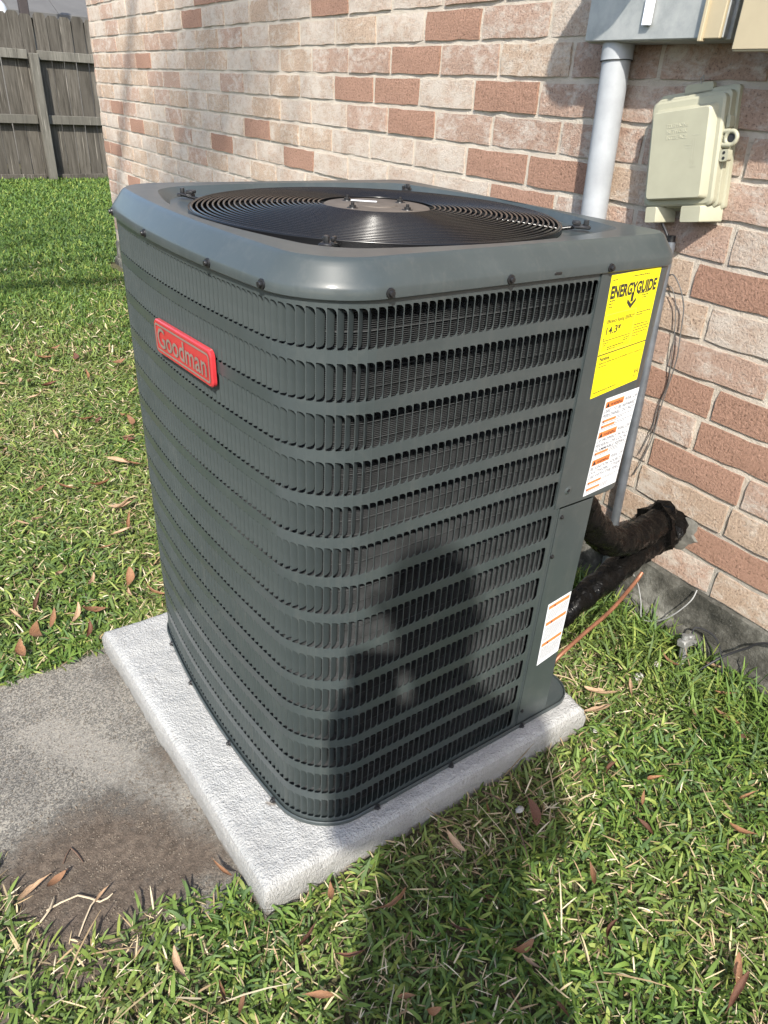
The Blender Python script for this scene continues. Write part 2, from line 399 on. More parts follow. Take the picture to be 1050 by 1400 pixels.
# the new pad: a rough cast slab with worn round edges
PQ = [(-.103, -.036), (.606, -.040), (.69, .68), (-.133, .690)]      # ground corners in order
PH = .066
def pad_pt(u, v):
    a = np.array(PQ[0])*(1-u)*(1-v)+np.array(PQ[1])*u*(1-v)+np.array(PQ[2])*u*v+np.array(PQ[3])*(1-u)*v
    return a
verts, faces = [], []
n = 110; idx = {}
for j in range(n+1):
    for i in range(n+1):
        e = lambda t: .5-.5*math.cos(PI*t) if False else t
        # denser rows near the edges
        u = .5+.5*math.copysign(abs(2*i/n-1)**.75, 2*i/n-1); v = .5+.5*math.copysign(abs(2*j/n-1)**.75, 2*j/n-1)
        p = pad_pt(u, v); d = min(min(u, 1-u)*.72, min(v, 1-v)*.72)
        rr = .020; z = PH
        if d < rr: z = PH-rr+math.sqrt(max(0, rr*rr-(rr-d)**2))
        z += (float(fbm(p[0]+5, p[1]+5, 30))-.5)*.005+(float(vnoise(p[0], p[1], 140))-.5)*.0016
        # flatten where the machine stands
        idx[i, j] = len(verts); verts.append((p[0], p[1], z))
for j in range(n):
    for i in range(n): faces.append((idx[i, j], idx[i+1, j], idx[i+1, j+1], idx[i, j+1]))
rim = [(i, 0) for i in range(n+1)]+[(n, j) for j in range(1, n+1)]+[(i, n) for i in range(n-1, -1, -1)]+[(0, j) for j in range(n-1, 0, -1)]
prev = [idx[k] for k in rim]
c = np.array(PQ).mean(0)
for lv, zz in enumerate((.032, .016, -.03)):
    cur = []
    for q, k in enumerate(rim):
        x, y, z = verts[idx[k]]; o = (float(fbm(x*3+y*2+lv, z*0+lv*1.7+q*.01, 25))-.5)*.007
        dx, dy = np.array([x, y])-c; L = math.hypot(dx, dy)
        cur.append(len(verts)); verts.append((x+dx/L*o, y+dy/L*o, zz))
    for q in range(len(rim)): faces.append((prev[q], cur[q], cur[(q+1) % len(rim)], prev[(q+1) % len(rim)]))
    prev = cur
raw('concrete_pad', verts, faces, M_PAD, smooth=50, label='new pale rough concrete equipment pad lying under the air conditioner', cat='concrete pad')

# ------------------------------------------------------------------ house wall, brick by brick
house = empty('brick_house', (XW, 0, 0), label='pale pink and tan brick house side wall behind the air conditioner', cat='house')
ROT = -math.atan(WY)
def wl(y, z, off):                                   # a point of the wall: distance along it, height, distance in front of it
    return Vector((wall_x(y)-off, y, z))
CH, ZW, BL, GAP = .07697, 1.37955, .2378, .0122
YR, YL = -2.3, 4.60                                  # right and left ends
rows = range(-9, 16)
OFF = {2: .6771, 3: .7629, 4: .6789, 5: .771, 6: .1851, 10: .1258, 11: .62, 12: .2421, 13: .0181, 14: .0987, 15: .0034}
SPECIAL = {}
RED = [(260.6, 24), (193.7, 82), (157.7, 145.7), (184, 171), (350, 178), (405.6, 217.7), (457.7, 8.6), (469.7, 123), (157, 202), (612.5, 34), (566, 84), (540.6, 127),
       (693, 133.7), (562.8, 171), (679, 230), (765, 240), (981, 399), (1005, 559), (923, 535), (987, 766), (950, 597), (898, 626), (672, 262)]
WASH = [(285, 24), (325, 28), (340, 45), (440, 45), (325, 82), (212, 82), (350, 118), (420, 128), (265, 140), (318, 165), (285, 190), (240, 232), (290, 232), (385, 235), (455, 228), (455, 195), (470, 195), (535, 200), (490, 205), (610, 118),
        (610, 210), (500, 240), (620, 245), (500, 8), (560, 8), (790, 25), (1010, 330), (1030, 455), (395, 18)]
MAUVE = [(690, 30), (620, 85), (800, 83), (850, 83), (790, 130), (850, 135), (900, 90), (960, 95), (800, 180), (880, 175), (720, 180), (610, 175), (500, 78), (760, 25)]
def pick(px, py):
    d = (px-525)/FPX*rt - (py-700)/FPX*up + fw
    t = (XW+WY*CAM.y-CAM.x)/(d.x-WY*d.y); p = CAM+t*d
    return p.y, math.floor((ZW-p.z)/CH)
for L_, k_ in ((MAUVE, 'mauve'), (WASH, 'wash'), (RED, 'red')):
    for q in L_:
        y, k = pick(*q); SPECIAL.setdefault(k, []).append((y, k_))
def brick_mesh(seed):
    r = random.Random(seed); bm = bmesh.new(); ny_, nz_ = 6, 3; H = CH-GAP; Lh = BL-GAP; D = .05
    g = []
    for j in range(nz_+1):
        row = []
        for i in range(ny_+1):
            y = -Lh/2+Lh*i/ny_; z = -H/2+H*j/nz_; ed = (i in (0, ny_)) + (j in (0, nz_))
            jx = r.uniform(-.0012, .0012) + (.0009 if ed == 1 else (.0018 if ed == 2 else 0))
            if i in (0, ny_): y += r.uniform(-.0018, .0012)*(1 if i else -1)
            if j in (0, nz_): z += r.uniform(-.0020, .0012)*(1 if j else -1)
            row.append(bm.verts.new((jx, y, z)))
        g.append(row)
    for j in range(nz_):
        for i in range(ny_): bm.faces.new((g[j][i], g[j+1][i], g[j+1][i+1], g[j][i+1]))
    rim = [g[0][i] for i in range(ny_+1)]+[g[j][ny_] for j in range(1, nz_+1)]+[g[nz_][i] for i in range(ny_-1, -1, -1)]+[g[j][0] for j in range(nz_-1, 0, -1)]
    back = [bm.verts.new((D, v.co.y*1.003, v.co.z*1.01)) for v in rim]
    for k in range(len(rim)): bm.faces.new((rim[k], rim[(k+1) % len(rim)], back[(k+1) % len(rim)], back[k]))
    me = mesh_of(bm, 'brick', B_MATS['tan'], 40); return me
base_meshes = [brick_mesh(i) for i in range(6)]
MESH = {}
for k_, m_ in B_MATS.items():
    for i, b in enumerate(base_meshes):
        me = b.copy(); me.name = 'brick'; me.materials.clear(); me.materials.append(m_); MESH[k_, i] = me
def project(p):
    d = Vector(p)-CAM; z = d.dot(fw)
    if z < .05: return None
    return 525+FPX*d.dot(rt)/z, 700-FPX*d.dot(up)/z, z
def behind_unit(p):
    d = Vector(p)-CAM
    for k in range(1, 40):
        q = CAM+d*(k/40)
        if .0 < q.x < .66 and .0 < q.y < .67 and q.z < .945: return True
    return False
bricks = []
brng = random.Random(5)
for k in rows:
    z = ZW-(k+.5)*CH
    y0 = OFF.get(k, (.03 if k % 2 else .6771-.0) + brng.uniform(-.02, .02)); y0 = y0 - BL*math.floor((y0-YR)/BL)
    y = y0-BL
    while y < YL:
        a, b = max(y, YR), min(y+BL, YL)
        if b-a > .03: bricks.append((k, (a+b)/2, z, b-a))
        y += BL
vis = []
for bk in bricks:
    k, y, z, L = bk
    c0 = wl(y, z, 0); pr = project(c0); sc = 0
    if pr and -30 < pr[0] < 1080 and -25 < pr[1] < 1420 and not behind_unit(c0):
        a, b = project(wl(y-.1, z, 0)), project(wl(y+.1, z, 0))
        sc = abs(b[0]-a[0])/pr[2]
    vis.append(sc)
order = sorted(range(len(bricks)), key=lambda i: -vis[i])
single = set([i for i in order if vis[i] > 0][:300])
stuffbm = bmesh.new(); stuff_keys = list(B_MATS)
for i, (k, y, z, L) in enumerate(bricks):
    key = None
    for (sy, sk_) in SPECIAL.get(k, []):
        if abs(sy-y) < L/2: key = sk_
    if key is None:
        u = brng.random(); far = min(1, max(0, (y-.2)/2.5))
        key = 'red' if u < .05 else ('pink' if u < .40-.14*far else ('wash' if u < .55+.10*far else 'tan'))
        if y < .5 and key == 'wash' and brng.random() < .6: key = 'pink'
    v = brng.randrange(6)
    loc = wl(y, z, 0)-house.location; off = brng.uniform(-.0015, .002)
    mt = Matrix.Translation(loc+Vector((off, 0, 0))) @ Matrix.Rotation(ROT, 4, 'Z') @ Matrix.Rotation(brng.uniform(-.004, .004), 4, 'X') @ Matrix.Diagonal((1, (L-GAP)/(BL-GAP), 1, 1))
    if i in single:
        o = link('brick', MESH[key, v], house); o.matrix_local = mt
    else:
        n0 = len(stuffbm.faces); stuffbm.from_mesh(MESH[key, v]); stuffbm.faces.ensure_lookup_table()
        fs = stuffbm.faces[n0:]; vs = {q for f in fs for q in f.verts}
        for q in vs: q.co = mt @ q.co
        for f in fs: f.material_index = stuff_keys.index(key)
me = mesh_of(stuffbm, 'brick_courses', [B_MATS[k] for k in stuff_keys], 40)
props(link('brick_courses', me, house), kind='stuff')
# mortar: one uneven sheet a few millimetres behind the brick faces, plus the return of the far corner
V, F = [], []
zt = ZW-rows[0]*CH; zb_ = ZW-16*CH
ys = np.linspace(YR, YL, 260); zs = np.linspace(zb_-.01, zt, 110)
for j, z in enumerate(zs):
    for i, y in enumerate(ys):
        o = -.0050+(float(fbm(y, z, 30))-.5)*.0055
        V.append(wl(y, z, o)-house.location)
ny_ = len(ys)
for j in range(len(zs)-1):
    for i in range(ny_-1):
        a = j*ny_+i; F.append((a, a+ny_, a+ny_+1, a+1))
raw('mortar', V, F, M_MORTAR, house, 60)
bm = bmesh.new(); box(bm, (.012+WY*YL, YL-.02, 0), (3.0, YL-.004, zt));
obj('return_wall', bm, B_MATS['pink'], house)
# foundation with a rough ledge
V, F = [], []
prof = [(.150, -.006), (.147, .006), (.13, .008), (.09, .007), (.05, .009), (.046, .020), (.038, .026), (.02, .027), (-.05, .028)]
ys = np.linspace(YR, YL, 300)
for j, (z, o) in enumerate(prof):
    for i, y in enumerate(ys):
        r = (float(fbm(y*1.0+9, z*6+3, 14))-.5)*.010 + (float(vnoise(y, z*3, 60))-.5)*.004
        V.append(wl(y, z+(float(fbm(y+1, j, 8))-.5)*.010*(1 if 0 < j < 8 else 0), o+r)-house.location)
for j in range(len(prof)-1):
    for i in range(len(ys)-1):
        a = j*len(ys)+i; F.append((a, a+1, a+len(ys)+1, a+len(ys)))
raw('foundation', V, F, M_FOUND, house, 60)

# ------------------------------------------------------------------ fence and what stands beyond it
FY = 9.30
fence = empty('wooden_fence', (1.77, FY, 0), label='weathered grey wooden privacy fence at the back of the lawn', cat='fence')
def picket_mesh(seed):
    r = random.Random(seed); bm = bmesh.new(); H = 1.67+r.uniform(-.012, .012); W = .124+r.uniform(-.003, .003); c = .028
    poly = [(-W/2, .05), (W/2, .05), (W/2, H-c), (W/2-c*.8, H), (-W/2+c*.8, H), (-W/2, H-c)]
    a = [bm.verts.new((x, -.009, z)) for x, z in poly]; b = [bm.verts.new((x, .009, z)) for x, z in poly]
    bm.faces.new(a); bm.faces.new(b[::-1])
    for i in range(6): bm.faces.new((a[i], b[i], b[(i+1) % 6], a[(i+1) % 6]))
    return mesh_of(bm, 'picket', M_WOOD)
PM = [picket_mesh(i) for i in range(5)]
for i in range(66):
    o = link('picket', PM[i % 5], fence, (-6.8+i*.1335, .030+random.uniform(-.002, .009), 0), (0, random.uniform(-.006, .006), 0))
for z in (1.285, .655):
    for a, b in ((-6.9, -4.355), (-4.245, -2.205), (-2.095, -.055), (.055, 2.1)):
        bm = bmesh.new(); box(bm, (a, -.045, z-.045), (b, .016, z+.045), .004); obj('rail', bm, M_WOOD2, fence)
for x in (0, -2.15, -4.3):
    bm = bmesh.new(); box(bm, (x-.047, -.115, -.1), (x+.047, -.033, 1.30), .006); obj('post', bm, M_WOOD2, fence)
bm = bmesh.new(); box(bm, (-6.9, -.02, .0), (-.06, .012, .085), .004); obj('kickboard', bm, M_WOOD, fence)
bm = bmesh.new(); box(bm, (.05, -.02, .0), (2.1, .012, .085), .004); obj('kickboard', bm, M_WOOD, fence)
shed = empty('shed', (2.6, 12.5, 0), label='low grey roofed shed beyond the fence at the top left', cat='shed')
bm = bmesh.new()
for i in range(9):
    x0 = -2.4+i*.6; vs = box(bm, (x0, -1.3, 0), (x0+.594, 1.6, .02))
    for v in vs: v.co.z += 1.78+(v.co.y+1.3)*.42
obj('roof', bm, M_ROOF, shed)
bm = bmesh.new(); box(bm, (-2.2, -1.0, 0), (2.8, 1.4, 1.80)); obj('wall', bm, M_SHEDWALL, shed)
bm = bmesh.new(); box(bm, (-2.4, -1.36, 1.72), (3.0, -1.305, 1.80), .008); obj('fascia', bm, M_ROOF, shed)
bm = bmesh.new(); box(bm, (-.05, -.05, 0), (.05, .05, 2.9), .008)
o = obj('timber_post', bm, M_DPOST, label='dark brown timber post rising behind the fence in front of the shed', cat='post'); o.location = (1.98, 10.3, 0)
bm = bmesh.new(); tube(bm, smooth_path([(-1.2, 0, 1.83), (-.3, 0, 1.80), (-.08, 0, 1.76), (0, 0, 1.68), (0, 0, 1.3), (0, 0, 0)], 6), .062, 14)
o = obj('drain_pipe', bm, M_WPIPE, None, 60, label='fat white pipe bending down behind the fence at its left', cat='pipe'); o.location = (1.66, 9.9, 0)

# ------------------------------------------------------------------ air conditioner
UX, UY, RC, RB, R2, BUL = .605, .680, .0835, .085, .050, .0275
ZB, ZC, ZT = .066, .9132, .9525
Z1, RP, SH = .9044, .05972, .04494                    # top of first louvre row, row spacing, slot height
def bulge(y): 
    t = min(1, max(0, y/UY)); return BUL*4*t*(1-t)
def outline(off=0.0, n=10, nb=14, far=True, start=None):
    """points round the machine seen from above, from the front right corner leftwards; off = outwards"""
    P = []
    P.append((UX-R2, -off))
    for i in range(1, nb): P.append((UX-R2-(UX-R2-RC)*i/nb, -off))
    for i in range(n+1):
        a = PI/2*i/n; P.append((RC-(RC+off)*math.sin(a), RC-(RC+off)*math.cos(a)))
    for i in range(1, nb): P.append((-off, RC+(UY-RC-RB)*i/nb))
    for i in range(n+1):
        a = PI/2*i/n; P.append((RB-(RB+off)*math.cos(a), UY-RB+(RB+off)*math.sin(a)))
    if far:
        for i in range(1, nb): P.append((RB+(UX-RB-R2)*i/nb, UY+off))
        for i in range(n+1):
            a = PI/2*i/n; P.append((UX-R2+(R2+off)*math.sin(a), UY-R2+(R2+off)*math.cos(a)))
        for i in range(1, nb): P.append((UX+off, UY-R2-(UY-2*R2)*i/nb))
        for i in range(n+1):
            a = PI/2*i/n; P.append((UX-R2+(R2+off)*math.cos(a), R2-(R2+off)*math.sin(a)))
        P.pop()
    return [(x-bulge(y)*max(0, 1-max(x, 0)/.15), y) for x, y in P]
# dense curve with arc length, used by the louvred panel (s grows from the far left corner to the right panel)
_c = [np.array(p) for p in outline(0, 24, 60, far=False)][::-1]
_cs = np.concatenate([[0], np.cumsum([np.linalg.norm(b-a) for a, b in zip(_c, _c[1:])])])
_cx = np.array([p[0] for p in _c]); _cy = np.array([p[1] for p in _c])
def at_s(s):
    x = np.interp(s, _cs, _cx); y = np.interp(s, _cs, _cy); e = .0015
    tx = np.interp(s+e, _cs, _cx)-np.interp(s-e, _cs, _cx); ty = np.interp(s+e, _cs, _cy)-np.interp(s-e, _cs, _cy)
    L = math.hypot(tx, ty); return x, y, tx/L, ty/L                 # outward normal is (ty, -tx) turned: see below
def s_of(pred):
    return next(_cs[i] for i in range(len(_c)) if pred(_c[i]))
S_END = float(np.interp(.4302, _cx[_cy < 1e-6], _cs[_cy < 1e-6]))
S_FIRST = s_of(lambda p: p[1] < .600 and p[0] < 0)
def P3(s, d, z):                                                    # d = outwards
    x, y, tx, ty = at_s(s); return Vector((x+ty*d, y-tx*d, z))
ac = empty('air_conditioner', (UX/2, UY/2, ZB), label='dark grey louvred outdoor air conditioner standing on the pale concrete pad', cat='air conditioner')
A0 = Vector(ac.location)
def A(name, bm, mats, parent=None, smooth=None, **k):
    """part of the machine, built in world coordinates"""
    par = parent or ac
    for v in bm.verts: v.co = v.co-A0
    return obj(name, bm, mats, par, smooth, **k)
NP = 88; PT = (S_END-S_FIRST)/NP
# --- louvred sheet: the bands between the rows of slots, with the rounded slot corners cut out
V, F = [], []
TH = .0009
def poly(pts2):                                                     # pts2: (s, z) counter-clockwise seen from outside
    n = len(pts2); b = len(V)
    for s, z in pts2: V.append(P3(s, 0, z)-A0)
    for s, z in pts2: V.append(P3(s, -TH, z)-A0)
    F.append(tuple(range(b, b+n))); F.append(tuple(range(b+2*n-1, b+n-1, -1)))
    for i in range(n): F.append((b+i, b+n+i, b+n+(i+1) % n, b+(i+1) % n))
RR = PT*.62
for i in range(NP):
    s0, s1 = S_FIRST+i*PT, S_FIRST+(i+1)*PT
    for r in range(15):
        top_is_slot = r > 0
        zt_ = (Z1-(r-1)*RP-SH) if r > 0 else ZC+.004                # upper edge of this band (bottom of the slot above)
        zb_ = Z1-r*RP if r < 14 else ZB+.008
        lower = [(s0, zb_), (s1-RR, zb_)]
        if r < 14: lower += [(s1-RR*.6, zb_-RR*.10), (s1-RR*.25, zb_-RR*.42), (s1-.0007, zb_-RR*1.0), (s1, zb_-RR*1.0)]
        else: lower += [(s1, zb_)]
        upper = [(s0, zt_), (s1-RR, zt_)]
        if r > 0: upper += [(s1-RR*.6, zt_+RR*.10), (s1-RR*.25, zt_+RR*.42), (s1-.0007, zt_+RR*1.0), (s1, zt_+RR*1.0)]
        else: upper += [(s1, zt_)]
        poly(lower+upper[::-1])
    for r in range(14):                                             # the thin upright between two slots
        za, zb2 = Z1-r*RP-SH+RR, Z1-r*RP-RR
        poly([(s1-.0008, za), (s1, za), (s1, zb2), (s1-.0008, zb2)])
def strip(sa, sb, z0, z1, n):
    for i in range(n):
        a, b = sa+(sb-sa)*i/n, sa+(sb-sa)*(i+1)/n
        poly([(a, z0), (b, z0), (b, z1), (a, z1)])
strip(.0, S_FIRST, ZB+.008, ZC+.004, 10)
strip(S_END, S_END+.0130, ZB+.008, ZC+.004, 1)
panel = raw('louver_panel', V, F, M_PAINT, ac, 40)
# far, back and right faces: plain sheet
bm = bmesh.new(); pts = outline(-.001, 8, 6); i0 = next(i for i, p in enumerate(pts) if p[1] > UY-.002)
pts = pts[i0:]; cut = [p for p in pts if p[1] > .20 or p[0] < UX-.01]
def wallstrip(bm, pts, z0, z1, th=.001):
    for a, b in zip(pts, pts[1:]):
        va = [bm.verts.new((*a, z0)), bm.verts.new((*b, z0)), bm.verts.new((*b, z1)), bm.verts.new((*a, z1))]
        bm.faces.new(va)
wallstrip(bm, [p for p in pts if not (p[1] < .17)]+[(UX-.0, .17)], ZB+.008, ZC+.004)
low = [(UX, .17), (.575, .085), (.5225, .0005)]
wallstrip(bm, low, ZB+.008, .5535)
obj2 = A('rear_panel', bm, M_PAINT, smooth=30)
m_ = obj2.modifiers.new('thickness', 'SOLIDIFY'); m_.thickness = .0012; m_.offset = 0
# --- louvres: one shape, hinged at its left edge and leaning inwards to the right
def louver_mesh():
    bm = bmesh.new(); h = SH-.0022; W_, D_ = PT*.64, .0093
    prof = [(0, -h/2+.0010), (.45, -h/2+.0003), (.78, -h/2+.0012), (.95, -h/2+.0036), (1, -h/2+.0070), (1, h/2-.0070), (.95, h/2-.0036), (.78, h/2-.0012), (.45, h/2-.0003), (0, h/2-.0010)]
    f, b = [], []
    for t, z in prof:
        d = -D_*(t**.9); f.append(bm.verts.new((t*W_, -d, z))); b.append(bm.verts.new((t*W_-.0007, -d+.0004, z)))
    bm.faces.new(f); bm.faces.new(b[::-1]); n = len(f)
    for i in range(n): bm.faces.new((f[i], b[i], b[(i+1) % n], f[(i+1) % n]))
    return mesh_of(bm, 'louver', M_PAINT, 30)
LM = louver_mesh()
cells = []
for r in range(14):
    z = Z1-r*RP-SH/2
    for i in range(NP):
        s0 = S_FIRST+i*PT; x, y, tx, ty = at_s(s0+PT*.3); p = P3(s0, -.0004, z)
        mt = Matrix(((tx, -ty, 0, p.x-A0.x), (ty, tx, 0, p.y-A0.y), (0, 0, 1, p.z-A0.z), (0, 0, 0, 1)))
        n = Vector((ty, -tx, 0)); d = (p-CAM); q = -d.dot(Vector((ty*.62-tx*-.0, -tx*.62, 0)))/d.length**3
        # apparent area of the leaning face: its own outward normal leans towards growing s
        nn = (n*.62+Vector((tx, ty, 0))*.78); q = max(.02, -d.dot(nn))/d.length**3
        cells.append((q, mt))
cells.sort(key=lambda c: -c[0])
rest = bmesh.new()
for q, (sc, mt) in enumerate(cells):
    if q < 300: o = link('louver', LM, panel); o.matrix_local = mt
    else:
        n0 = len(rest.verts); rest.from_mesh(LM); rest.verts.ensure_lookup_table()
        for v in rest.verts[n0:]: v.co = mt @ v.co
me = mesh_of(rest, 'louver_rows', M_PAINT, 30); props(link('louver_rows', me, panel), kind='stuff')
# --- coil inside: stacked fins round the machine and the dark core behind them
def inset_curve(d, n):
    s = np.linspace(.02, S_END+.03, n); return [P3(t, -d, 0) for t in s]
V, F = [], []
front, back = inset_curve(.0140, 90), inset_curve(.026, 90)
zz = .085
while zz < .905:
    b = len(V)
    for a, c_ in zip(front, back): V.append((a.x-A0.x, a.y-A0.y, zz-A0.z)); V.append((c_.x-A0.x, c_.y-A0.y, zz-A0.z))
    for i in range(89): F.append((b+2*i, b+2*i+2, b+2*i+3, b+2*i+1))
    zz += .0024
coil = raw('coil', V, F, M_COIL, ac)
bm = bmesh.new(); c_ = inset_curve(.0175, 80)
for a, b in zip(c_, c_[1:]):
    bm.faces.new([bm.verts.new((a.x, a.y, .08)), bm.verts.new((b.x, b.y, .08)), bm.verts.new((b.x, b.y, .91)), bm.verts.new((a.x, a.y, .91))])
A('coil_core', bm, M_COILBACK, coil and None)
bm = bmesh.new()
c_ = inset_curve(.0128, 60)
for k in range(38): tube(bm, [(p.x, p.y, .095+k*.0217) for p in c_], .0006, 4, cap=False)
A('coil_guard', bm, M_COIL)
# --- base pan with a rolled lip
def ring_skin(bm, prof, n=10, nb=14, closed_top=False, closed_bottom=False):
    rings = []
    for off, z in prof: rings.append([bm.verts.new((x, y, z)) for x, y in outline(off, n, nb)])
    for Aa, Bb in zip(rings, rings[1:]):
        m = len(Aa)
        for k in range(m): bm.faces.new((Aa[k], Aa[(k+1) % m], Bb[(k+1) % m], Bb[k]))
    if closed_top: bm.faces.new(rings[-1])
    if closed_bottom: bm.faces.new(rings[0][::-1])
    return rings
bm = bmesh.new()
ring_skin(bm, [(-.02, ZB+.0012), (.0030, ZB+.0012), (.0048, ZB+.003), (.0048, ZB+.0098), (.0036, ZB+.0112), (.0022, ZB+.0108), (.0020, ZB+.006), (-.02, ZB+.006)], closed_top=True)
pan = A('base_pan', bm, M_PAINT, smooth=35)
# --- top cap
bm = bmesh.new()
capprof = [(.0010, ZC+.0000), (.0040, ZC-.0006), (.0052, ZC+.0006), (.0052, ZC+.0105), (.0040, ZC+.0130), (.0010, ZC+.0175), (-.0085, ZC+.0300), (-.0115, ZC+.0346), (-.0145, ZC+.0374), (-.0180, ZT), (-.0195, ZT-.0001)]
rings = ring_skin(bm, capprof, 14, 16)
# deck: from the rim inwards to the round fan opening, with a recessed middle
CX, CY, RO = UX/2+.003, UY/2, .279
inner = rings[-1]; m = len(inner)
ang = [math.atan2(v.co.y-CY, v.co.x-CX) for v in inner]
def loop(f):
    out = []
    for v, a in zip(inner, ang):
        d = math.hypot(v.co.x-CX, v.co.y-CY); r = f(d); r_ = r[0]; out.append(bm.verts.new((CX+r_*math.cos(a), CY+r_*math.sin(a), r[1])))
    return out
r1 = lambda d: RO+.0025+.55*max(0, d-RO-.0025)
L1 = loop(lambda d: (r1(d), ZT-.0008))
L2 = loop(lambda d: (r1(d)-.30*(r1(d)-RO), ZT-.0030-.010*min(1, (r1(d)-RO)/.02)))
L3 = loop(lambda d: (RO, ZT-.0135))
L4 = loop(lambda d: (RO-.003, ZT-.045))
for Aa, Bb in ((inner, L1), (L1, L2), (L2, L3), (L3, L4)):
    for k in range(m): bm.faces.new((Aa[k], Aa[(k+1) % m], Bb[(k+1) % m], Bb[k]))
capo = A('top_cap', bm, M_PAINT, smooth=26)
# screws round the cap and the pan
def screw_mesh():
    bm = bmesh.new()
    lathe(bm, [(.0001, .0052), (.0030, .0050), (.0034, .0042), (.0034, .0018), (.0055, .0014), (.0058, .0002), (.0058, -.001)], 10, axis='Y')
    for v in bm.verts: v.co.y = -v.co.y
    return mesh_of(bm, 'screw', M_SCREW, 40)
SM = screw_mesh()
def screw(parent, p, n):
    q = Vector((n[0], n[1], 0)).normalized(); o = link('screw', SM, parent); a = math.atan2(q.x, -q.y)
    o.matrix_local = Matrix.Translation(Vector(p)-A0) @ Matrix.Rotation(a, 4, 'Z')
def s_at_y(y): return float(np.interp(-y, -_cy[_cx < .02], _cs[_cx < .02]))
def s_at_x(x): return float(np.interp(x, _cx[_cy < 1e-6], _cs[_cy < 1e-6]))
for y in (.60, .405, .198, .082):
    s = s_at_y(y); x, y_, tx, ty = at_s(s); screw(capo, P3(s, .0054, ZC+.0062), (ty, -tx))
for x in (.089, .262, .4415):
    s = s_at_x(x); screw(capo, P3(s, .0054, ZC+.0062), (0, -1))
for y in (.56, .43, .25, .10):
    s = s_at_y(y); x, y_, tx, ty = at_s(s); screw(pan, P3(s, .0050, ZB+.0065), (ty, -tx))
for x in (.12, .28, .455):
    screw(pan, P3(s_at_x(x), .0050, ZB+.0065), (0, -1))
bm = bmesh.new(); box(bm, (.336, -.0062, ZC+.0050), (.349, -.0045, ZC+.0085), .0008); A('knockout', bm, M_SCREW, capo)
# --- fan guard: concentric wires, spokes, hub plate
guard_z = lambda r: .9450+.0095*(1-((r-.08)/.2)**2) if r > .08 else .9535
bm0 = bmesh.new(); hub = bmesh.new()
gd = link('fan_guard', None, ac); bpy.data.objects.remove(gd)
bm = bmesh.new()
for a in (PI/4, 3*PI/4, 5*PI/4, 7*PI/4):
    pts = [(CX+r*math.cos(a+.02), CY+r*math.sin(a+.02), guard_z(r)-.0052) for r in np.linspace(.06, .274, 9)]
    tube(bm, pts+[(CX+.312*math.cos(a+.02), CY+.312*math.sin(a+.02), .9478)], .0026, 8)
guard = A('fan_guard', bm, M_WIRE, smooth=50)
NR = 25
for k in range(NR):
    r = .0885+(.274-.0885)*k/(NR-1); bm = bmesh.new()
    tube(bm, [(CX+r*math.cos(2*PI*j/112), CY+r*math.sin(2*PI*j/112), guard_z(r)) for j in range(112)],   .0017 if k < NR-1 else .0024, 7, closed=True)
    A('guard_ring', bm, M_WIRE, guard, 80)
bm = bmesh.new(); rgs = lathe(bm, [(.2755, .9455), (.2785, .9460), (.2785, .9320), (.276, .9320), (.2755, .9455)], 96, (CX, CY, 0)); A('outer_hoop', bm, M_WIRE, guard, 40)
for a, rr in ((PI/4, .308), (3*PI/4, .308), (5*PI/4, .308), (7*PI/4, .308)):
    bm = bmesh.new(); mt = Matrix.Translation((CX+rr*math.cos(a), CY+rr*math.sin(a), .9480)) @ Matrix.Rotation(a, 4, 'Z')
    box(bm, (-.014, -.008, -.004), (.011, .008, .001), .0015, 1, mt); box(bm, (-.016, -.0075, .001), (-.004, -.003, .006), .001, 1, mt); box(bm, (-.016, .003, .001), (-.004, .0075, .006), .001, 1, mt)
    lathe(bm, [(.0001, .0095), (.0034, .0092), (.0038, .007), (.0038, .002)], 8, mt @ Vector((.004, 0, -.001)))
    A('clip', bm, M_PLASTIC, guard, 40)
bm = bmesh.new(); lathe(bm, [(.0001, .9552), (.030, .9552), (.031, .9540), (.0785, .9540), (.0805, .9530), (.0805, .9495), (.0001, .9495)], 56, (CX, CY, 0))
plate = A('motor_plate', bm, M_PLATE, guard, 35)
for a in (.3, 1.9, 3.45, 5.0):
    bm = bmesh.new(); p = (CX+.058*math.cos(a), CY+.058*math.sin(a), .954)
    lathe(bm, [(.0001, .0078), (.0024, .0076), (.0026, .0040), (.0048, .0040), (.0050, .0010), (.008, .0008), (.0084, 0)], 12, p); A('bolt', bm, M_SCREW, plate, 40)
bm = bmesh.new(); mt = Matrix.Translation((CX-.004, CY+.030, .9558)) @ Matrix.Rotation(-.68, 4, 'Z'); box(bm, (-.020, -.006, 0), (.020, .006, .0006), 0, 1, mt); A('paper_tag', bm, M_WHITE, plate)
# fan below the guard
bm = bmesh.new(); lathe(bm, [(.0001, .885), (.050, .885), (.055, .880), (.055, .835), (.0001, .835)], 28, (CX, CY, 0)); lathe(bm, [(.0001, .9455), (.065, .9455), (.068, .94), (.068, .905), (.0001, .905)], 28, (CX, CY, 0))
fan = A('fan_motor', bm, M_DARK, smooth=40)
for k in range(3):
    bm = bmesh.new(); V = []
    for j in range(9):
        for i in range(7):
            a = k*2.094+.25+1.15*j/8; r = .055+.20*i/6; z = .872-.045*j/8-.012*(i/6); a -= .25*(i/6)
            V.append(bm.verts.new((CX+r*math.cos(a), CY+r*math.sin(a), z)))
    for j in range(8):
        for i in range(6): bm.faces.new((V[j*7+i], V[j*7+i+1], V[j*7+i+8], V[j*7+i+7]))
    o = A('fan_blade', bm, M_DARK, fan, 60); md = o.modifiers.new('thickness', 'SOLIDIFY'); md.thickness = .0015
bm = bmesh.new(); lathe(bm, [(.272, .93), (.270, .86), (.276, .82)], 64, (CX, CY, 0)); A('shroud', bm, M_DARK, smooth=60)
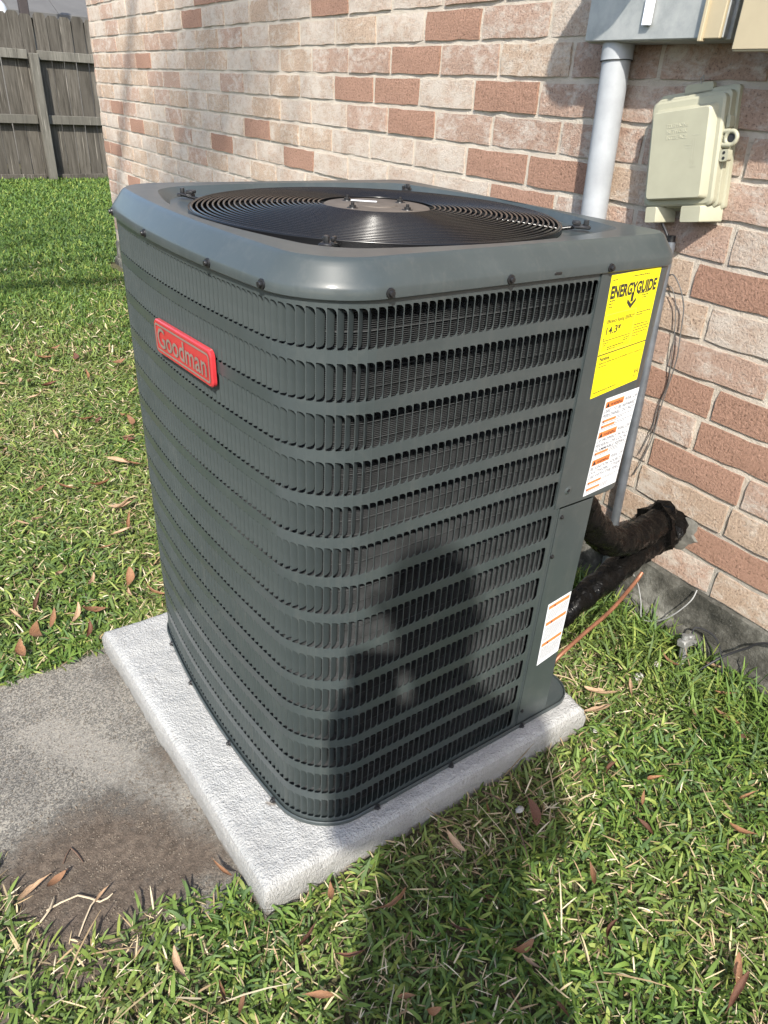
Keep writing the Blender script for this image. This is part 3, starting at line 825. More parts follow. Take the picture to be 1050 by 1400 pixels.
bm = bmesh.new(); lathe(bm, [(.0001, .10), (.268, .10), (.268, .83)], 48, (CX, CY, 0)); A('inner_chamber', bm, M_DARK, smooth=60)
# --- service panels
ZP = .5535
bm = bmesh.new()
pts = [(.4306, -.0022), (UX-R2, -.0022)]+[(UX-R2+(R2+.0022)*math.sin(a), R2-(R2+.0022)*math.cos(a)) for a in np.linspace(.08, PI/2, 10)]+[(UX+.0022, .175)]
V = []
for z in (ZP, ZP+.003, ZC+.003):
    o = .0 if z > ZP else -.0025
    V.append([bm.verts.new((x, y-o*1.0 if y < .01 else y, z)) for x, y in pts])
for a, b in zip(V, V[1:]):
    for k in range(len(pts)-1): bm.faces.new((a[k], a[k+1], b[k+1], b[k]))
back = [bm.verts.new((x, .012 if y < .01 else y, ZP)) for x, y in pts]
for k in range(len(pts)-1): bm.faces.new((back[k], back[k+1], V[0][k+1], V[0][k]))
lft = [bm.verts.new((.4306, .004, z)) for z in (ZP, ZC+.003)]
bm.faces.new((V[0][0], V[1][0], V[2][0], lft[1], lft[0]))
ctl = A('control_cover', bm, M_PAINT, smooth=35)
bm = bmesh.new()
for a, b in zip([(.4440, -.0012), (.5215, -.0012)], [(.5215, -.0012), (.5245, .010)]):
    bm.faces.new([bm.verts.new((*a, ZB+.011)), bm.verts.new((*b, ZB+.011)), bm.verts.new((*b, ZP-.0008)), bm.verts.new((*a, ZP-.0008))])
bm.faces.new([bm.verts.new((.4440, .003, ZB+.011)), bm.verts.new((.4440, -.0012, ZB+.011)), bm.verts.new((.4440, -.0012, ZP-.0008)), bm.verts.new((.4440, .003, ZP-.0008))])
bmesh.ops.remove_doubles(bm, verts=bm.verts, dist=1e-5)
acc = A('access_panel', bm, M_PAINT, smooth=20)
for x, z in ((.452, .584),): 
    bm = bmesh.new(); lathe(bm, [(.0001, -.0023), (.0028, -.0023), (.0034, -.0036), (.0068, -.0026), (.0078, -.0016)], 14, (x, 0, z), 'Y'); A('bolt', bm, M_SCREW if False else M_PAINT, ctl, 40)
    bm = bmesh.new(); lathe(bm, [(.0001, -.0040), (.0024, -.0040), (.0026, -.0022)], 10, (x, 0, z), 'Y'); A('screw', bm, M_SCREW, ctl, 40)
for x, z in ((.451, .536), (.447, .462), (.452, .109)):
    o = link('screw', SM, acc); o.matrix_local = Matrix.Translation(Vector((x, -.0012, z))-A0) @ Matrix.Scale(.7, 4)
bm = bmesh.new(); tube(bm, [(.440, -.0006, ZB+.02), (.440, -.0006, ZC)], .0011, 6); A('seam', bm, M_PAINT)
# --- labels: thin printed sheets stuck on the right panels
def sheet(name, quad, d, mat):
    """quad: top left, top right, bottom right, bottom left as (x, z); returns a mapper (u right 0..1, v down 0..1, lift) -> point"""
    tl, tr, br, bl = [np.array(q) for q in quad]
    def f(u, v, l=0.0):
        p = (tl*(1-u)+tr*u)*(1-v)+(bl*(1-u)+br*u)*v; return Vector((p[0], d-l, p[1]))
    bm = bmesh.new(); n = 4
    g = [[bm.verts.new(f(i/n, j/n, .00035)) for i in range(n+1)] for j in range(n+1)]
    for j in range(n):
        for i in range(n): bm.faces.new((g[j][i], g[j][i+1], g[j+1][i+1], g[j+1][i]))
    rim = g[0]+[r[n] for r in g[1:]]+g[n][-2::-1]+[g[j][0] for j in range(n-1, 0, -1)]
    bk = [bm.verts.new(v.co+Vector((0, .00033, 0))) for v in rim]
    for k in range(len(rim)): bm.faces.new((rim[k], rim[(k+1) % len(rim)], bk[(k+1) % len(rim)], bk[k]))
    return f, bm
def print_text(bm, f, txt, u, v, size, width=None, bold=0, lift=.0006, asp=1.0):
    """baseline at (u, v); sizes as fractions of the sheet's width; asp = width / height of the sheet"""
    t = text_bm(txt, size, width, bold)
    merge(bm, t, lambda c: f(u+c.x, v-c.y*asp, lift))
def bar(bm, f, u0, v0, u1, v1, lift=.0006):
    bm.faces.new([bm.verts.new(f(u, v, lift)) for u, v in ((u0, v0), (u0, v1), (u1, v1), (u1, v0))])
def fine_print(bm, f, u0, v0, u1, lines, pitch, h, r, lift=.0006):
    """print too small to read: rows of short dashes"""
    for k in range(lines):
        u = u0; v = v0+k*pitch; end = u1 if k < lines-1 else u0+(u1-u0)*r.uniform(.4, .9)
        while u < end-.01:
            L = min(r.uniform(.012, .045), end-u); bar(bm, f, u, v, u+L, v+h, lift); u += L+.008
def frame(bm, f, u0, v0, u1, v1, t, asp, lift=.0006):
    bar(bm, f, u0, v0, u1, v0+t*asp, lift); bar(bm, f, u0, v1-t*asp, u1, v1, lift); bar(bm, f, u0, v0+t*asp, u0+t, v1-t*asp, lift); bar(bm, f, u1-t, v0+t*asp, u1, v1-t*asp, lift)
def tri(bm, f, u, v, s, asp, lift=.0009):
    bm.faces.new([bm.verts.new(f(a, b, lift)) for a, b in ((u, v), (u+s, v), (u+s/2, v-s*asp))])
rr = random.Random(3)
f, bm = sheet('energy_label', [(.4505, .9085), (.5545, .9120), (.5600, .7475), (.4590, .7335)], -.0022, M_YELLOW)
lab = A('energy_label', bm, M_YELLOW)
ASP = .104/.170
bm = bmesh.new()
fine_print(bm, f, .04, .035, .22, 1, .02, .008, rr); fine_print(bm, f, .42, .030, .92, 1, .02, .008, rr)
print_text(bm, f, 'ENERGYGUIDE', .035, .178, .215, .93, .042, asp=ASP)
for q in (0, 1):
    pass
bar(bm, f, .470, .165, .520, .240)                                  # the arrow growing out of the Y
bm.faces.new([bm.verts.new(f(a, b, .0006)) for a, b in ((.405, .212), (.495, .258), (.585, .212), (.585, .244), (.495, .298), (.405, .244))])
for k, q in enumerate((.195, .218, .243)): fine_print(bm, f, .04, q, (.27, .14, .15)[k], 1, .02, .009, rr)
for k, q in enumerate((.182, .202, .222)): fine_print(bm, f, (.60, .70, .70)[k], q, (.94, .86, .93)[k], 1, .02, .008, rr)
print_text(bm, f, 'Efficiency Rating (SEER2)*', .07, .378, .072, .55, .014, asp=ASP)
print_text(bm, f, '14.3*', .08, .468, .14, .30, .02, asp=ASP)
bar(bm, f, .05, .515, .60, .521); tri(bm, f, .045, .508, .03, ASP, .0006)
fine_print(bm, f, .06, .535, .16, 2, .018, .008, rr); fine_print(bm, f, .48, .535, .60, 2, .018, .008, rr)
fine_print(bm, f, .16, .577, .50, 2, .017, .008, rr)
for q in (0, 1, 2, 3, 4, 5): pass
fine_print(bm, f, .66, .345, .96, 2, .02, .009, rr); fine_print(bm, f, .66, .45, .97, 5, .024, .008, rr)
bar(bm, f, .0, .628, 1.0, .637)
print_text(bm, f, 'Notice', .05, .685, .07, None, .03, asp=ASP)
print_text(bm, f, 'Federal law allows this unit to be installed in all U.S. states and', .05, .714, .040, .88, .012, asp=ASP)
print_text(bm, f, 'territories.', .05, .742, .040, None, .012, asp=ASP)
fine_print(bm, f, .04, .955, .70, 1, .02, .009, rr)
print_text(bm, f, 'EN', .895, .92, .06, .07, .01, asp=ASP); frame(bm, f, .885, .885, .975, .945, .006, ASP)
fine_print(bm, f, .89, .95, .97, 1, .02, .006, rr)
A('lettering', bm, M_INK, lab)
bm = bmesh.new(); frame(bm, f, .03, .305, .635, .617, .004, ASP); A('ruled_box', bm, M_GINK, lab)
f, bm = sheet('warning_label', [(.4965, .7270), (.5715, .7330), (.5690, .5690), (.4925, .5620)], -.0022, M_WHITE)
lab = A('warning_label', bm, M_WHITE, label='large white warning label with orange headings under the yellow label')
ASP = .075/.165; HEADS = []; ob = bmesh.new(); kb = bmesh.new(); gb = bmesh.new()
for v0, lines in ((.035, ('RISK OF FIRE', 'USED. TO BE REPAIRED', 'PERSONNEL. DO NOT')), (.335, ('RISK OF FIRE', 'OF PROPERLY IN ACC', 'FEDERAL OR LOCAL', 'FLAMMABLE REFRIG')), (.62, ('RISK OF FIRE', 'BE IGNITION SOURCE', 'DUCTWORK. OTHER', 'USE WITH THE SPEC'))):
    hb = bmesh.new(); bar(hb, f, .03, v0, .57, v0+.062); hd = A('warning_heading', hb, M_ORANGE, lab); tb_ = bmesh.new(); tri(tb_, f, .045, v0+.055, .11, ASP); print_text(tb_, f, 'WARNING', .17, v0+.052, .10, .37, .015, .0009, ASP); HEADS.append(tb_)
    print_text(gb, f, lines[0][:7], .62, v0+.050, .105, .36, .012, asp=ASP)
    for k, t in enumerate(lines[1:]): print_text(gb, f, t, .03, v0+.110+k*.046, .100, .94, .014, asp=ASP)
for v0 in (.215, .270, .545, .855, .925):
    bar(ob, f, .04, v0, .45, v0+.026); tri(kb, f, .045, v0+.024, .05, ASP); fine_print(gb, f, .47, v0+.002, .97, 2, .016, .007, rr); fine_print(gb, f, .04, v0+.034, .97, 1, .014, .007, rr)
for tb_ in HEADS: A('heading_text', tb_, M_INK, lab)
A('heading_band', ob, M_ORANGE, lab, kind='stuff'); A('warning_triangle', kb, M_INK, lab, kind='stuff'); A('small_print', gb, M_GINK, lab, kind='stuff')
f, bm = sheet('warning_label', [(.4645, .3555), (.5200, .3640), (.5205, .2270), (.4675, .2150)], -.0012, M_WHITE)
lab = A('warning_label', bm, M_WHITE, label='smaller white label with three orange bands low on the access panel')
ASP = .056/.14; ob = bmesh.new(); kb = bmesh.new(); gb = bmesh.new()
for v0 in (.035, .30, .645):
    bar(ob, f, .05, v0, .95, v0+.055); tri(kb, f, .26, v0+.048, .10, ASP)
for v0, n_ in ((.115, 6), (.385, 9), (.725, 8)): fine_print(gb, f, .06, v0, .94, n_, .026, .010, rr)
A('heading_band', ob, M_ORANGE, lab, kind='stuff'); A('warning_triangle', kb, M_INK, lab, kind='stuff'); A('small_print', gb, M_GINK, lab, kind='stuff')
# --- red name badge on the left face
s_c = s_at_y(.2980); bx, by, tx, ty = at_s(s_c)
BM = Matrix(((tx, ty, 0, bx+ty*.0005), (ty, -tx, 0, by-tx*.0005), (0, 0, 1, .7860), (0, 0, 0, 1)))       # local x right, y outwards, z up
BM = BM @ Matrix.Rotation(-math.radians(1.9), 4, 'Y')
BL_, BH_, BD_ = .196, .0490, .0062
def rrect(L, H, r, n=6):
    P = []
    for cx_, cz_, a0 in ((L/2-r, H/2-r, 0), (-L/2+r, H/2-r, PI/2), (-L/2+r, -H/2+r, PI), (L/2-r, -H/2+r, 1.5*PI)):
        for k in range(n+1): a = a0+PI/2*k/n; P.append((cx_+r*math.cos(a), cz_+r*math.sin(a)))
    return P
def solid_from(bm, profs):
    rings = [[bm.verts.new(BM @ Vector((x, y, z))) for x, z in pr] for pr, y in profs]
    for a, b in zip(rings, rings[1:]):
        n = len(a)
        for k in range(n): bm.faces.new((a[k], a[(k+1) % n], b[(k+1) % n], b[k]))
    bm.faces.new(rings[-1]); bm.faces.new(rings[0][::-1])
bm = bmesh.new(); solid_from(bm, [(rrect(BL_, BH_, .009), 0), (rrect(BL_, BH_, .009), BD_-.0015), (rrect(BL_-.003, BH_-.003, .008), BD_)])
badge = A('name_badge', bm, M_RED, smooth=35)
bm = bmesh.new(); a = rrect(BL_-.010, BH_-.010, .006); b = rrect(BL_-.0155, BH_-.0155, .004)
lo = [[bm.verts.new(BM @ Vector((x, BD_+.0006, z))) for x, z in q] for q in (a, b)]; n = len(a)
for k in range(n): bm.faces.new((lo[0][k], lo[0][(k+1) % n], lo[1][(k+1) % n], lo[1][k]))
A('border', bm, M_BTRIM, badge)
bm = bmesh.new(); t = text_bm('Goodman', .040, BL_*.86, .010); merge(bm, t, lambda c: BM @ Vector((-BL_*.43+c.x, BD_+.0012, c.y-.0125)))
A('lettering', bm, M_BTRIM, badge)

# ------------------------------------------------------------------ things on the house wall
def wall_tube(name, pts, rad, mat, n=12, parent=None, **k):
    """pts: (y, z, distance in front of the wall)"""
    bm = bmesh.new(); tube(bm, [wl(*p) for p in pts], rad, n); return obj(name, bm, mat, parent, 50, **k)
cond = wall_tube('conduit', [(.5225, 1.225, .036), (.5060, .905, .036), (.4930, .655, .036), (.459, 0, .036), (.456, -.05, .036)], .0285, M_PVC, 24,
                 label='fat pale grey conduit pipe running down from the galvanised meter box', cat='conduit')
bm = bmesh.new(); tube(bm, [wl(.5225, 1.225, .036), wl(.5203, 1.183, .036)], .0315, 24); obj('coupling', bm, M_PVC, cond, 40)
bm = bmesh.new(); tube(bm, [wl(.5202, 1.1832, .036), wl(.5201, 1.182, .036)], .0320, 24); obj('coupling_rim', bm, M_DARK, cond, 40)
riser = wall_tube('thin_conduit', [(.3065, .868, .018), (.2900, .56, .018), (.2725, .205, .018), (.262, -.04, .018)], .0105, M_STEEL, 14,
                  label='thin steel grey riser pipe on the brick wall below the telephone box', cat='conduit')
bm = bmesh.new(); tube(bm, [wl(.3075, .880, .018), wl(.3060, .862, .018)], .0088, 10); obj('bushing', bm, M_PLASTIC, riser, 40)
wall_tube('telephone_cable', smooth_path([(.336, .925, .030), (.332, .903, .026), (.321, .885, .020), (.3070, .866, .018)], 5), .0030, M_BCABLE, 8,
          label='short black cable from the telephone box into the thin riser pipe', cat='cable')
wall_tube('loose_wire', smooth_path([(.300, .800, .008), (.283, .806, .014), (.262, .790, .017), (.248, .768, .016), (.240, .742, .012), (.234, .69, .010), (.228, .646, .010), (.231, .596, .008), (.237, .525, .007), (.238, .454, .007), (.251, .385, .007), (.262, .345, .007)], 6), .0013, M_CABLE, 6,
          label='thin loose grey wire looping down the brick wall beside the riser pipe', cat='wire')
wall_tube('wall_wire', smooth_path([(.300, .775, .006), (.285, .782, .012), (.272, .770, .013), (.262, .745, .010), (.252, .700, .008), (.243, .640, .007), (.236, .585, .006), (.245, .520, .006), (.246, .470, .006), (.262, .40, .006)], 6), .0010, M_CABLE, 6,
          label='second finer grey wire close to the riser pipe, left of the looping wire', cat='wire')
# meter box
mb = empty('meter_box', wl(.42, 1.214, .04), label='galvanised grey meter box above the fat conduit at the top right', cat='meter box')
def WB(bm, y0, y1, z0, z1, d0, d1, bev=.0015, seg=1):
    vs = box(bm, (0, 0, 0), (1, 1, 1)); 
    for v in vs: v.co = Vector((d0+(d1-d0)*v.co.x, y0+(y1-y0)*v.co.y, z0+(z1-z0)*v.co.z))
    if bev:
        es = list({e for v in vs for e in v.link_edges}); r = bmesh.ops.bevel(bm, geom=es, offset=bev, segments=seg, affect='EDGES')
        vs = list({v for f in r['faces'] for v in f.verts} | {v for v in vs if v.is_valid})
    for v in vs: v.co = wl(v.co.y, v.co.z, v.co.x)
def HB(name, bm, mat, parent, smooth=30, **k):
    q = parent.location
    for v in bm.verts: v.co -= q
    return obj(name, bm, mat, parent, smooth, **k)
bm = bmesh.new(); WB(bm, .256, .583, 1.212, 1.62, 0, .062); body = HB('box_body', bm, M_GALV, mb)
bm = bmesh.new(); WB(bm, .262, .580, 1.2135, 1.617, .0625, .075, .002); cov = HB('cover', bm, M_GALV, mb)
bm = bmesh.new()
WB(bm, .264, .300, 1.2125, 1.62, .0755, .0835, .0015); WB(bm, .296, .303, 1.2085, 1.62, .0760, .0900, .001)
HB('hinge_strip', bm, M_TAN, mb)
bm = bmesh.new(); WB(bm, .4185, .4375, 1.236, 1.285, .0770, .0835, .0012); HB('tag', bm, M_TAG, mb)
bm = bmesh.new(); tube(bm, [wl(.428, 1.281, .078), wl(.429, 1.30, .081), wl(.430, 1.315, .077)], .0018, 6); HB('seal_wire', bm, M_STEEL, mb)
# the round electricity meter higher up on the box (just above the picture)
em = empty('electric_meter', wl(.430, 1.46, .075), label='round glass electricity meter on the front of the galvanised meter box', cat='meter')
bm = bmesh.new(); rgs = []
def disc(bm, prof, y, z, n=32):
    rg = []
    for r, d in prof: rg.append([bm.verts.new(wl(y+r*math.cos(2*PI*k/n), z+r*math.sin(2*PI*k/n), d)) for k in range(n)])
    for a, b in zip(rg, rg[1:]):
        for k in range(n): bm.faces.new((a[k], a[(k+1) % n], b[(k+1) % n], b[k]))
    bm.faces.new(rg[-1])
disc(bm, [(.096, .0752), (.096, .092), (.088, .095), (.088, .0955)], .430, 1.46); HB('ring', bm, M_STEEL, em)
bm = bmesh.new(); disc(bm, [(.082, .0958), (.080, .180), (.068, .195), (.001, .197)], .430, 1.46); HB('glass_cover', bm, simple('smoky_glass', (.12, .13, .13), .1), em)
# the tan box further right, and the round hub between the two
tb = empty('utility_box', wl(.0, 1.19, .05), label='cream tan utility box cut off by the top right corner', cat='utility box')
bm = bmesh.new(); WB(bm, -.19, .214, 1.196, 1.60, 0, .085, .002); HB('box_body', bm, M_TAN, tb)
bm = bmesh.new(); WB(bm, -.195, .219, 1.192, 1.605, .0855, .110, .003, 2); HB('cover', bm, M_TAN, tb)
hubo = empty('pipe_elbow', wl(.236, 1.30, .03), label='rounded tan pipe elbow squeezed between meter box and tan utility box', cat='pipe fitting')
bm = bmesh.new(); tube(bm, [wl(.243, 1.50, .030), wl(.243, 1.272, .030), wl(.243, 1.256, .030), wl(.243, 1.246, .030)], [.020, .020, .017, .009], 18); HB('elbow', bm, M_TAN, hubo, 50)
bm = bmesh.new(); tube(bm, [wl(.243, 1.283, .030), wl(.243, 1.277, .030)], .0225, 18); HB('ring', bm, M_TAN, hubo, 50)
# telephone box, hung a little crooked
TL0 = wl(.312, 1.031, 0); TA = math.radians(9.0)
def TP(x, z, d):
    a, b = x*math.cos(TA)-z*math.sin(TA), x*math.sin(TA)+z*math.cos(TA); return wl(.312-a, 1.031+b, d)
tel = empty('telephone_box', TL0, label='beige plastic telephone interface box hung crookedly on the bricks', cat='telephone box')
def TPART(name, profs, mat, parent=None, smooth=35):
    """profs: list of (x0, x1, z0, z1, corner radius, depth)"""
    bm = bmesh.new(); rg = []
    for x0, x1, z0, z1, r, d in profs:
        pr = rrect(x1-x0, z1-z0, r, 4); rg.append([bm.verts.new(TP((x0+x1)/2+x, (z0+z1)/2+z, d)) for x, z in pr])
    for a, b in zip(rg, rg[1:]):
        n = len(a)
        for k in range(n): bm.faces.new((a[k], a[(k+1) % n], b[(k+1) % n], b[k]))
    bm.faces.new(rg[-1]); bm.faces.new(rg[0][::-1])
    for v in bm.verts: v.co -= TL0
    return obj(name, bm, mat, parent or tel, smooth)
TPART('back_plate', [(-.084, .084, -.103, .108, .008, 0), (-.084, .084, -.103, .108, .008, .010), (-.081, .081, -.100, .105, .007, .012)], M_BEIGE)
TPART('body', [(-.080, .080, -.098, .100, .010, .0122), (-.080, .080, -.098, .100, .010, .026), (-.076, .076, -.095, .097, .009, .0285)], M_BEIGE)
lid = TPART('lid', [(-.078, .078, -.094, .094, .012, .0288), (-.078, .078, -.094, .094, .012, .040), (-.074, .074, -.090, .090, .012, .0435), (-.066, .067, -.083, .080, .008, .0440), (-.062, .060, -.080, .074, .006, .0580), (-.0605, .0585, -.0785, .0725, .006, .0592)], M_BEIGE, smooth=28)
TPART('mounting_ear', [(-.030, .030, .100, .119, .006, .002), (-.030, .030, .100, .119, .006, .012)], M_BEIGE)
TPART('cable_boss', [(-.070, -.024, -.125, -.094, .003, .006), (-.066, -.040, -.124, -.094, .003, .048), (-.065, -.041, -.123, -.095, .003, .0495)], M_BEIGE)
TPART('cable_boss', [(.012, .080, -.125, -.094, .003, .006), (.016, .060, -.124, -.094, .003, .048), (.017, .059, -.123, -.095, .003, .0495)], M_BEIGE)
bm = bmesh.new()
for k in range(1):
    pts = [TP(.094+.0115*math.cos(a), .018+.0115*math.sin(a), .034) for a in np.linspace(0, 2*PI, 19)[:-1]]; tube(bm, pts, .0040, 8, closed=True)
tube(bm, [TP(.078, .030, .034), TP(.090, .030, .034)], .0045, 8); tube(bm, [TP(.078, .008, .034), TP(.096, .006, .034)], .0048, 8)
for v in bm.verts: v.co -= TL0
hasp = obj('hasp', bm, M_BEIGE, tel, 50)
TPART('latch_tab', [(.0785, .0955, -.020, .0, .004, .026), (.0785, .0955, -.020, .0, .004, .040)], M_BEIGE)
TPART('latch_tab', [(.0805, .0875, .036, .056, .002, .020), (.0805, .0875, .036, .056, .002, .034)], M_BEIGE)
bm = bmesh.new()
for q in (-.0055, -.0145):
    tube(bm, [TP(.0872, q, .0395), TP(.0872, q, .0406)], .0028, 10)
tube(bm, [TP(.094, .018, .030), TP(.094, .018, .0345)], .0072, 12)
for v in bm.verts: v.co -= TL0
obj('latch_hole', bm, M_DARK, tel, 40)
bm = bmesh.new()
for k, t_ in enumerate(('TELEPHONE', 'NETWORK', 'INTERFACE')):
    t = text_bm(t_, .0088, None, .012, .05, 'CENTER'); merge(bm, t, lambda c: TP(-.005+c.x, .045-k*.0100+c.y, .0592+max(0, c.z)*.012))
for v in bm.verts: v.co -= TL0
M_EMB = simple('beige_emboss', (.37, .36, .27), .5); obj('raised_lettering', bm, M_EMB, lid)
bm = bmesh.new()
def tbar(x0, x1, z0, z1):
    q = [bm.verts.new(TP(x, z, .0596)-TL0) for x, z in ((x0, z0), (x1, z0), (x1, z1), (x0, z1))]; bm.faces.new(q)
for q in ((.0335, .0345, -.020, .022), (.038, .039, -.020, .024), (.016, .031, .012, .0132), (.018, .030, .0075, .0087), (.031, .044, .028, .0292), (.031, .044, -.026, -.0248), (-.004, .004, -.013, -.012)): tbar(*q)
obj('raised_marks', bm, M_EMB, lid)
bm = bmesh.new(); tube(bm, [TP(.004, .116, .010), TP(.006, .126, .018), TP(.012, .130, .020), TP(.010, .122, .014)], .0013, 6)
for v in bm.verts: v.co -= TL0
obj('seal_wire', bm, M_LCABLE, tel, 40)

# ------------------------------------------------------------------ refrigerant lines and cables behind the machine
def wrapped(name, path, rads, label, lumps, seed):
    r = random.Random(seed); P = smooth_path(path, 22); n = len(P); R_ = np.interp(np.linspace(0, 1, n), np.linspace(0, 1, len(rads)), rads)
    bm = bmesh.new(); P = [Vector(p) for p in P]; N_ = 20; rings = []; nr = None
    for i in range(n):
        t = (P[min(i+1, n-1)]-P[max(i-1, 0)]).normalized()
        nr = t.orthogonal().normalized() if nr is None else (nr-t*nr.dot(t)).normalized(); bn = t.cross(nr); ring = []
        for k in range(N_):
            a = 2*PI*k/N_; ph = (i*lumps+a/(2*PI)) % 1.0                            # spiral of overlapping tape turns
            rad = float(R_[i])*(1+.07*ph-.035)+.0018*math.sin(3*a+i*.5)+.0008*math.sin(i*1.9+2.2*math.sin(2*a+i*.13))+r.uniform(-.0006, .0006)
            ring.append(bm.verts.new(P[i]+rad*(math.cos(a)*nr+math.sin(a)*bn)))
        rings.append(ring)
    for a, b in zip(rings, rings[1:]):
        for k in range(N_): bm.faces.new((a[k], a[(k+1) % N_], b[(k+1) % N_], b[k]))
    bm.faces.new(rings[0][::-1]); bm.faces.new(rings[-1])
    return obj(name, bm, M_TAPE, None, 45, label=label, cat='refrigerant line')
wrapped('refrigerant_line', [(.565, .115, .56), (.60, .106, .515), (.655, .098, .425), (.75, .096, .340), (.86, .109, .310), (.97, .131, .300), (1.045, .152, .280)], [.028, .029, .031, .031, .031, .033, .030],
        'upper black tape wrapped pipe curving from the air conditioner to the wall hole', .22, 3)
wrapped('refrigerant_line', [(.555, .100, .135), (.60, .103, .154), (.68, .098, .205), (.79, .102, .238), (.92, .120, .256), (1.0, .130, .254), (1.045, .133, .250)], [.024, .024, .025, .028, .031, .033, .028],
        'lower black wrapped pipe rising along the grass to the wall hole', .17, 5)
pr0 = random.Random(12); bm = bmesh.new()
V = []
for i in range(7):
    x = .965+.0135*i; t = i/6; a = .078+.007*math.sin(i*2.3); b = .050+.006*math.cos(i*1.7)
    V.append([bm.verts.new((x, .137+.004*i/6+a*.62*math.cos(2*PI*k/14)+.008*math.sin(k*2.1+i)+pr0.uniform(-.003, .003), .276-.02*(t-.5)+b*1.0*math.sin(2*PI*k/14)+.008*math.cos(k*1.7+i*2)+pr0.uniform(-.003, .003))) for k in range(14)])
for a, b in zip(V, V[1:]):
    for k in range(14): bm.faces.new((a[k], a[(k+1) % 14], b[(k+1) % 14], b[k]))
bm.faces.new(V[0][::-1]); bm.faces.new(V[-1])
obj('tape_bundle', bm, M_TAPE, None, 30, label='crumpled black tape bundle where both wrapped pipes meet the wall', cat='tape')
# grey mortar patch round the wall hole
bm = bmesh.new(); pr = random.Random(9); cpt = []
ring = [(.133+.075*math.cos(a)*pr.uniform(.75, 1.1), .268+.052*math.sin(a)*pr.uniform(.75, 1.15)) for a in np.linspace(0, 2*PI, 26)[:-1]]
o_ = [bm.verts.new(wl(y, z, -.003)-house.location) for y, z in ring]; i_ = [bm.verts.new(wl(.133+(y-.133)*.86, .268+(z-.268)*.86, .0025+pr.uniform(-.001, .001))-house.location) for y, z in ring]
for k in range(25): bm.faces.new((o_[k], o_[(k+1) % 25], i_[(k+1) % 25], i_[k]))
cpt = bm.verts.new(wl(.133, .268, .003)-house.location)
for k in range(25): bm.faces.new((i_[k], i_[(k+1) % 25], cpt))
obj('mortar_patch', bm, simple('grey_patch_mortar', (.12, .115, .10), .95, var=.25, scale=60, bump=.8, bscale=150), house, 40)
bm = bmesh.new(); tube(bm, smooth_path([(.57, .110, .045), (.62, .089, .057), (.66, .086, .088), (.74, .095, .105), (.83, .104, .123), (.93, .125, .146), (.96, .13, .165)], 6), .0046, 10)
obj('copper_pipe', bm, M_COPPER, None, 60, label='thin bare copper pipe slanting out of the black wrapped lines', cat='copper pipe')
bm = bmesh.new(); tube(bm, smooth_path([(.955, .145, .150), (.977, .140, .115), (.985, .126, .072), (.985, .110, .030), (.990, .075, .047), (.990, .043, .086), (1.005, .021, .135), (1.02, .022, .160)], 6), .0015, 7)
obj('pale_wire', bm, M_LCABLE, None, 60, label='pale thin wire drooping from the wrapped pipes across the foundation', cat='wire')
bm = bmesh.new(); tube(bm, smooth_path([(1.005, -.32, .20), (1.000, -.171, .152), (.995, -.13, .110), (.978, -.099, .072), (.943, -.080, .040), (.935, -.062, .012)], 6), .0026, 7)
obj('black_cable', bm, M_BCABLE, None, 60, label='thin black cable running along the foundation at the right edge', cat='cable')
st = empty('ground_stake', (.945, -.036, 0), label='dull grey ground rod with clamp standing in grass by the foundation', cat='ground rod')
mt = Matrix.Translation((.945, -.036, 0)) @ Matrix.Rotation(-.22, 4, 'X') @ Matrix.Rotation(.10, 4, 'Y')
bm = bmesh.new(); tube(bm, [mt @ Vector((0, 0, -.06)), mt @ Vector((0, 0, .088))], .0085, 12); 
def ST(name, bm, mat, s=40):
    for v in bm.verts: v.co -= st.location
    return obj(name, bm, mat, st, s)
M_ZINC = simple('dull_zinc', (.19, .19, .182), .6, .3, var=.25, scale=90, bump=.3)
ST('rod', bm, M_ZINC)
bm = bmesh.new(); box(bm, (-.015, -.011, .060), (.018, .011, .078), .003, 1, mt); box(bm, (.012, -.007, .055), (.030, .007, .083), .003, 1, mt); tube(bm, [mt @ Vector((.022, -.014, .069)), mt @ Vector((.022, .018, .069))], .0045, 8); ST('clamp', bm, M_ZINC)
bm = bmesh.new(); box(bm, (-.018, -.014, .004), (.016, .014, .012), .003, 1, mt); box(bm, (-.014, -.012, .012), (-.006, .012, .026), .002, 1, mt); ST('collar', bm, M_ZINC)
bm = bmesh.new(); tube(bm, smooth_path([mt @ Vector((.024, 0, .07)), mt @ Vector((.045, .004, .092)), mt @ Vector((.05, -.04, .086)), mt @ Vector((.03, -.075, .05)), mt @ Vector((.02, -.085, .01))], 6), .0022, 6); ST('ground_wire', bm, M_BCABLE)

# ------------------------------------------------------------------ lawn: blades one by one, all in one mesh
def inside_quad(x, y, Q, grow=0.0):
    ok = np.ones_like(x, bool); c = np.mean(Q, 0)
    for i in range(4):
        a, b = np.array(Q[i]), np.array(Q[(i+1) % 4]); e = b-a; nrm = np.array([e[1], -e[0]])/np.linalg.norm(e)
        ok &= ((x-a[0])*nrm[0]+(y-a[1])*nrm[1]) < grow
    return ok
LOWX = [-3, -1.0, -.50, -.43, -.41, -.375, -.33, -.25, -.12, -.05]; LOWY = [.25, .33, .33, .28, .17, .095, .065, .062, .038, .03]
def lawn_ok(x, y, edge=0.0):
    n = (fbm(x+7, y+3, 16)-.5)*.05
    on_slab = (x < .1) & (y > np.interp(x, LOWX, LOWY)+n*.9-edge) & (y < .695+n*.5+edge)
    return ~inside_quad(x, y, PQ, .004) & ~on_slab & ((x < XW+WY*y-.029) | (y > 4.62))
